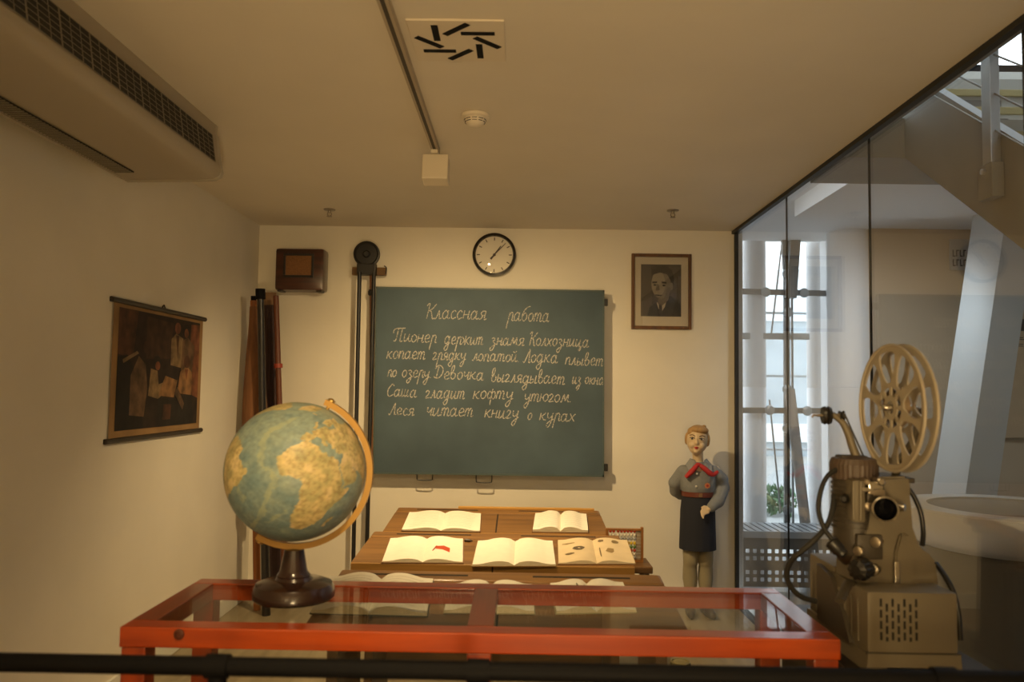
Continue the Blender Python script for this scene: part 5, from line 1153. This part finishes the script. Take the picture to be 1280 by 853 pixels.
obj('bottom_strip', box(nb(), (px0 - 0.004, PY - 0.004, pdz + 0.042), (px1 + 0.004, PY + 0.004, pdz + 0.048), 0.001), m_pjd, base_)
# column: tall arm seen from the front, flaring to the right at the bottom
yc = PY + 0.10; C_ = lambda px, py, y=yc: U(px, py, Y=y)
outl = [(1066, 744), (1068, 700), (1085, 660), (1091, 640), (1089, 605), (1094, 597), (1135, 596), (1139, 604), (1138, 660), (1146, 684), (1160, 690), (1171, 704), (1175, 742)]
b = nb(); prism(b, [C_(x, y) for x, y in outl], (0, 0.12, 0))
bmesh.ops.bevel(b, geom=[e for e in b.edges], offset=0.006, segments=2, affect='EDGES'); col_ = obj('column', b, m_pj, pj, smooth=True)
outl2 = [(1118, 742), (1120, 690), (1126, 668), (1136, 668), (1142, 690), (1146, 742)]
b = nb(); prism(b, [C_(x, y, yc - 0.012) for x, y in outl2], (0, 0.014, 0)); bmesh.ops.bevel(b, geom=[e for e in b.edges], offset=0.004, segments=2, affect='EDGES'); obj('column_rib', b, m_pj, col_, smooth=True)
obj('slot_plate', box(nb(), C_(1119, 731, yc - 0.016), C_(1124, 702, yc - 0.011), 0.002), m_cr, col_)
p = C_(1152, 741, yc - 0.02); obj('latch', box(nb(), (p.x - 0.02, p.y - 0.01, p.z - 0.008), (p.x + 0.02, p.y + 0.03, p.z + 0.008), 0.005), m_pb, col_)
obj('top_bracket', box(nb(), C_(1092, 604, yc + 0.02), C_(1126, 594, yc + 0.10), 0.004), m_pjd, col_)
# motor and lamp house at the left
mp = C_(1068, 640, yc + 0.06); ms = lambda px: px * (yc + 0.06) / 1000
zc_ = lambda py: C_(1068, py, yc + 0.06).z
mt_ = obj('motor', lathe(nb(), [(ms(23), zc_(692)), (ms(25), zc_(676)), (ms(25.5), zc_(600)), (ms(24), zc_(598))], (mp.x, mp.y, 0), seg=40), m_pjd, pj, smooth=True)
b = nb()
for py in range(604, 664, 6): lathe(b, [(ms(25.4), zc_(py + 1.6)), (ms(27), zc_(py + 1.4)), (ms(27), zc_(py - 1.0)), (ms(25.4), zc_(py - 1.2))], (mp.x, mp.y, 0), seg=40)
obj('cooling_fins', b, m_pjd, mt_, smooth=True)
b = nb(); seg = 64; prf_ = [(24, 600), (28, 598), (28.5, 580), (26, 573), (10, 570)]
rings = [[b.verts.new((mp.x + ms(r_) * (1 - (0.02 if k % 2 and 0 < i < 3 else 0)) * math.cos(2 * PI * k / seg), mp.y + ms(r_) * (1 - (0.02 if k % 2 and 0 < i < 3 else 0)) * math.sin(2 * PI * k / seg), zc_(py))) for k in range(seg)] for i, (r_, py) in enumerate(prf_)]
for A_, B_ in zip(rings, rings[1:]):
    for k in range(seg): b.faces.new((A_[k], A_[(k + 1) % seg], B_[(k + 1) % seg], B_[k]))
b.faces.new(rings[-1]); b.faces.new(rings[0][::-1]); obj('ribbed_cap', b, m_rib, mt_)
obj('motor_foot', lathe(nb(), [(ms(14), zc_(706)), (ms(20), zc_(700)), (ms(23), zc_(691))], (mp.x, mp.y, 0), seg=32), m_pjd, mt_, smooth=True)
p = C_(1048, 622, yc + 0.03); obj('motor_screw', lathe(nb(), [(0.012, 0), (0.012, 0.012), (0.006, 0.02)], (p.x + 0.01, p.y - 0.02, p.z), (-0.6, -1, 0), 16), m_pb, mt_, smooth=True)
a = C_(1064, 652, yc - 0.012); d_ = C_(1078, 600, yc - 0.012)
gp = obj('film_gate', box(nb(), (a.x, yc - 0.03, a.z), (d_.x, yc + 0.03, d_.z), 0.006), m_pj, pj, smooth=True)
for px in (1067, 1076): obj('gate_bar', tube(nb(), [C_(px, 650, yc - 0.034), C_(px, 602, yc - 0.034)], 0.0035, 8), m_pj, gp, smooth=True)
a = C_(1084, 612, yc - 0.01); 
for (x, y, w_, h_, mm) in ((1093, 607, 9, 5, m_cr), (1082, 612, 8, 3, m_cr), (1094, 616, 10, 4, m_brs), (1086, 622, 4, 6, m_pjd)):
    p = C_(x, y, yc - 0.02); s1, s2 = w_ * 0.00215, h_ * 0.00215; obj('guide_block', box(nb(), (p.x - s1, p.y - 0.012, p.z - s2), (p.x + s1, p.y + 0.03, p.z + s2), 0.003), mm, pj)
for (x, y, r_, ln, mm) in ((1095, 601, 5, 0.03, m_cr), (1083, 632, 6, 0.02, m_brs), (1080, 602, 4, 0.02, m_brs)):
    p = C_(x, y, yc - 0.01); obj('guide_roller', lathe(nb(), [(r_ * 0.0021, -0.01), (r_ * 0.0021, ln), (r_ * 0.0014, ln + 0.003)], p, (0, -1, 0), 18), mm, pj, smooth=True)
# lens barrel pointing forwards
p = C_(1103, 636.5, yc); q_ = U(1107, 637, Y=yc - 0.09); ax = (q_ - p).normalized(); R_ = 0.0315
ln_ = obj('lens_barrel', lathe(nb(), [(R_ * 0.8, -0.01), (R_ * 0.8, 0.04), (R_ * 0.93, 0.045), (R_ * 0.93, 0.075)], p, ax, 40, caps=False), m_brs, pj, smooth=True)
obj('lens_ring', lathe(nb(), [(R_ * 0.93, 0.072), (R_, 0.076), (R_, 0.092), (R_ * 0.86, 0.094), (R_ * 0.84, 0.07)], p, ax, 44, caps=False), m_cr, ln_, smooth=True)
obj('lens_inside', lathe(nb(), [(R_ * 0.86, 0.088), (R_ * 0.7, 0.05), (R_ * 0.4, 0.045), (0.0, 0.05)], p, ax, 36, caps=False), M('lens black', (0.006, 0.006, 0.007), 0.12), ln_, smooth=True)
p = C_(1126, 634.5, yc - 0.04); obj('focus_knob', lathe(nb(), [(0.004, -0.02), (0.010, -0.016), (0.011, 0.0), (0.009, 0.01)], p, (0.7, -0.7, 0), 18), m_cr, pj, smooth=True)
# knobs below
for (x, y, r_, ln, mm, ang) in ((1100, 677, 7, 0.028, m_brs, -1), (1078, 688, 6, 0.025, m_brs, -1), (1097, 711, 7.5, 0.03, m_cr, -1)):
    p = C_(x, y, yc); d_ = Vector((-0.75, -0.65, 0)).normalized()
    obj('knob', lathe(nb(), [(r_ * 0.0009, -0.02), (r_ * 0.0012, ln * 0.4), (r_ * 0.002, ln * 0.5), (r_ * 0.002, ln), (r_ * 0.0012, ln + 0.003)], p, d_, 22), mm, pj, smooth=True)
p = C_(1076, 712, yc - 0.03)
b = nb(); d_ = Vector((-0.8, -0.6, 0)).normalized(); xx_, yy_ = frame_of(d_); seg = 40
prf_ = [(0.010, -0.03), (0.026, -0.02), (0.029, 0), (0.026, 0.018), (0.012, 0.024)]
rings = [[b.verts.new(p + d_ * h_ + (xx_ * math.cos(2 * PI * k / seg) + yy_ * math.sin(2 * PI * k / seg)) * r_ * (0.90 if (k // 2) % 2 and 0 < i < 4 else 1)) for k in range(seg)] for i, (r_, h_) in enumerate(prf_)]
for A_, B_ in zip(rings, rings[1:]):
    for k in range(seg): b.faces.new((A_[k], A_[(k + 1) % seg], B_[(k + 1) % seg], B_[k]))
b.faces.new(rings[0]); b.faces.new(rings[-1]); obj('ribbed_knob', b, m_pb, pj)
mx = obj('mechanism_plate', box(nb(), C_(1072, 700, yc - 0.006), C_(1092, 664, yc + 0.05), 0.006), m_pjd, pj, smooth=True)
obj('film_shoe', tube(nb(), cat([C_(1074, 735, yc - 0.01), C_(1062, 728, yc - 0.02), C_(1056, 738, yc - 0.06), C_(1050, 752, yc - 0.10)], 5), 0.012, 10, flat=0.6), m_pjd, pj, smooth=True)
# take-up arm with rollers, belt
yr_ = PY + 0.16; A_ = lambda px, py, y=yr_: U(px, py, Y=y)
pts = cat([A_(1072, 575), A_(1066, 560), A_(1060, 542), A_(1052, 527), A_(1040, 518)], 6); n_ = len(pts)
arm = obj('curved_arm', tube(nb(), pts, [0.012 - 0.004 * i / n_ for i in range(n_)], 12), m_pj, pj, smooth=True)
obj('axle', tube(nb(), [A_(1056, 519), A_(1022, 519.5)], 0.0045, 10), m_brs, arm, smooth=True); obj('axle_clip', tube(nb(), [A_(1022, 519.5), A_(1017, 519), A_(1015, 522)], 0.003, 8), m_brs, arm, smooth=True)
p = A_(1033, 519.5); obj('wheel', lathe(nb(), [(0.006, -0.012), (0.022, -0.011), (0.025, -0.004), (0.020, 0.0), (0.025, 0.004), (0.022, 0.011), (0.006, 0.012)], p, (1, -0.1, 0), 28), m_pb, arm, smooth=True)
p = A_(1052, 520); obj('pulley', lathe(nb(), [(0.004, -0.006), (0.014, -0.006), (0.011, 0.0), (0.014, 0.006), (0.004, 0.006)], p, (1, -0.1, 0), 24), m_pb, arm, smooth=True)
obj('drive_belt', tube(nb(), [A_(1054, 514), A_(1079, 570), A_(1075, 572), A_(1050, 521)], 0.0026, 8), m_pb, pj, smooth=True)
p = A_(1058, 572); obj('arm_socket', box(nb(), (p.x - 0.02, p.y - 0.02, p.z - 0.012), (p.x + 0.05, p.y + 0.03, p.z + 0.006), 0.005), m_pjd, pj, smooth=True)
# the reel: two flanges with spokes, hub with holes
rc = U(1120.5, 510, Y=PY + 0.06); RR = 0.160
rl = thing('film_reel', 'large tan metal film reel with open spokes mounted above the projector', 'film reel', rc, local=True, rot=(0, 0, R(3)))
def ringp(r, a, x): return Vector((x, r * math.cos(a), r * math.sin(a)))


for xo, nm in ((-0.014, 'flange'), (0.014, 'flange')):
    t = 0.0022; b = nb(); NS = 8; seg = NS * 14
    def band(r0_, r1_, a0, a1, n_):
        """a plate between radii r0_(a), r1_(a)"""
        fr_ = []
        for i in range(n_ + 1):
            a = a0 + (a1 - a0) * i / n_
            fr_.append([b.verts.new(ringp(r, a, xo + s * t)) for r, s in ((r0_, -1), (r1_, -1), (r1_, 1), (r0_, 1))])
        for A2, B2 in zip(fr_, fr_[1:]):
            for k in range(4): b.faces.new((A2[k], A2[(k + 1) % 4], B2[(k + 1) % 4], B2[k]))
        b.faces.new(fr_[0]); b.faces.new(fr_[-1][::-1])
    band(RR * 0.905, RR, 0, 2 * PI * 0.99999, 96)
    tube(b, [ringp(RR, 2 * PI * k / 96, xo + (-0.002 if xo < 0 else 0.002)) for k in range(96)], 0.0042, 8, closed=True)
    band(RR * 0.10, RR * 0.20, 0, 2 * PI * 0.99999, 48)
    for k in range(8):                                    # bridges between the small hub holes
        a = 2 * PI * k / 8; band(RR * 0.20, RR * 0.33, a - 0.12, a + 0.12, 4)
    band(RR * 0.33, RR * 0.395, 0, 2 * PI * 0.99999, 64)
    for k in range(NS):                                   # spokes flare at both ends
        a = 2 * PI * (k + 0.35) / NS; n_ = 8; prev = None
        for i in range(n_ + 1):
            r = RR * (0.385 + 0.53 * i / n_); u_ = i / n_; hw_ = 0.0072 + 0.016 * (u_ ** 6) + 0.010 * ((1 - u_) ** 5)
            dcir = Vector((0, -math.sin(a), math.cos(a))); c_ = ringp(r, a, 0)
            cur = [b.verts.new(c_ + dcir * hw_ * s + Vector((xo + q * t, 0, 0))) for s, q in ((-1, -1), (1, -1), (1, 1), (-1, 1))]
            if prev:
                for q in range(4): b.faces.new((prev[q], prev[(q + 1) % 4], cur[(q + 1) % 4], cur[q]))
            else: b.faces.new(cur[::-1])
            prev = cur
        b.faces.new(prev)
    obj(nm, b, m_reel, rl)
obj('hub', lathe(nb(), [(RR * 0.30, -0.0115), (RR * 0.30, 0.0115)], (0, 0, 0), (1, 0, 0), 40, caps=False), M('reel hub', (0.30, 0.22, 0.14), 0.45, 0.3), rl, smooth=True)
obj('spindle', lathe(nb(), [(0.006, -0.034), (0.009, -0.03), (0.009, -0.018), (0.017, -0.0165), (0.017, 0.0165), (0.008, 0.018), (0.008, 0.05)], (0, 0, 0), (1, 0, 0), 20), m_cr, rl, smooth=True)
obj('reel_arm', tube(nb(), cat([rc + Vector((0.053, 0, 0)), rc + Vector((0.055, 0.01, -0.07)), rc + Vector((0.03, 0.06, -0.15)), C_(1120, 600, yc + 0.07)], 6), [0.011] * 19, 12), m_pj, pj, smooth=True)
# hoses and cables
H = lambda l: [U(x, y, Y=Y) for x, y, Y in l]
hose = lambda nm, l, r_, m_: obj(nm, tube(nb(), cat(H(l), 8), r_, 12), m_, pj, smooth=True)
hose('hose', [(1046, 587, 2.14), (1034, 596, 2.12), (1026, 614, 2.10), (1023, 638, 2.09), (1030, 660, 2.08), (1041, 676, 2.07)], 0.0062, m_hose)
hose('hose', [(1043, 618, 2.16), (1040, 640, 2.13), (1032, 660, 2.11), (1012, 681, 2.10), (991, 699, 2.12), (983, 718, 2.14), (990, 736, 2.16), (1003, 747, 2.18), (1020, 752, 2.2)], 0.0072, m_hose)
hose('cable', [(1133, 608, 2.13), (1143, 622, 2.12), (1151, 642, 2.11), (1154, 665, 2.11), (1153, 682, 2.12)], 0.0062, m_pb)
hose('cable', [(1170, 705, 2.14), (1182, 722, 2.10), (1192, 742, 2.07), (1198, 770, 2.06), (1200, 800, 2.06)], 0.0072, m_pb)
p = U(1045, 684, Y=2.07); q_ = U(1056, 696, Y=2.06); ax = (q_ - p).normalized()
obj('plug', lathe(nb(), [(0.012, -0.02), (0.018, -0.016), (0.018, 0.01), (0.015, 0.014), (0.015, 0.024), (0.008, 0.03)], p, ax, 20), m_pb, pj, smooth=True)
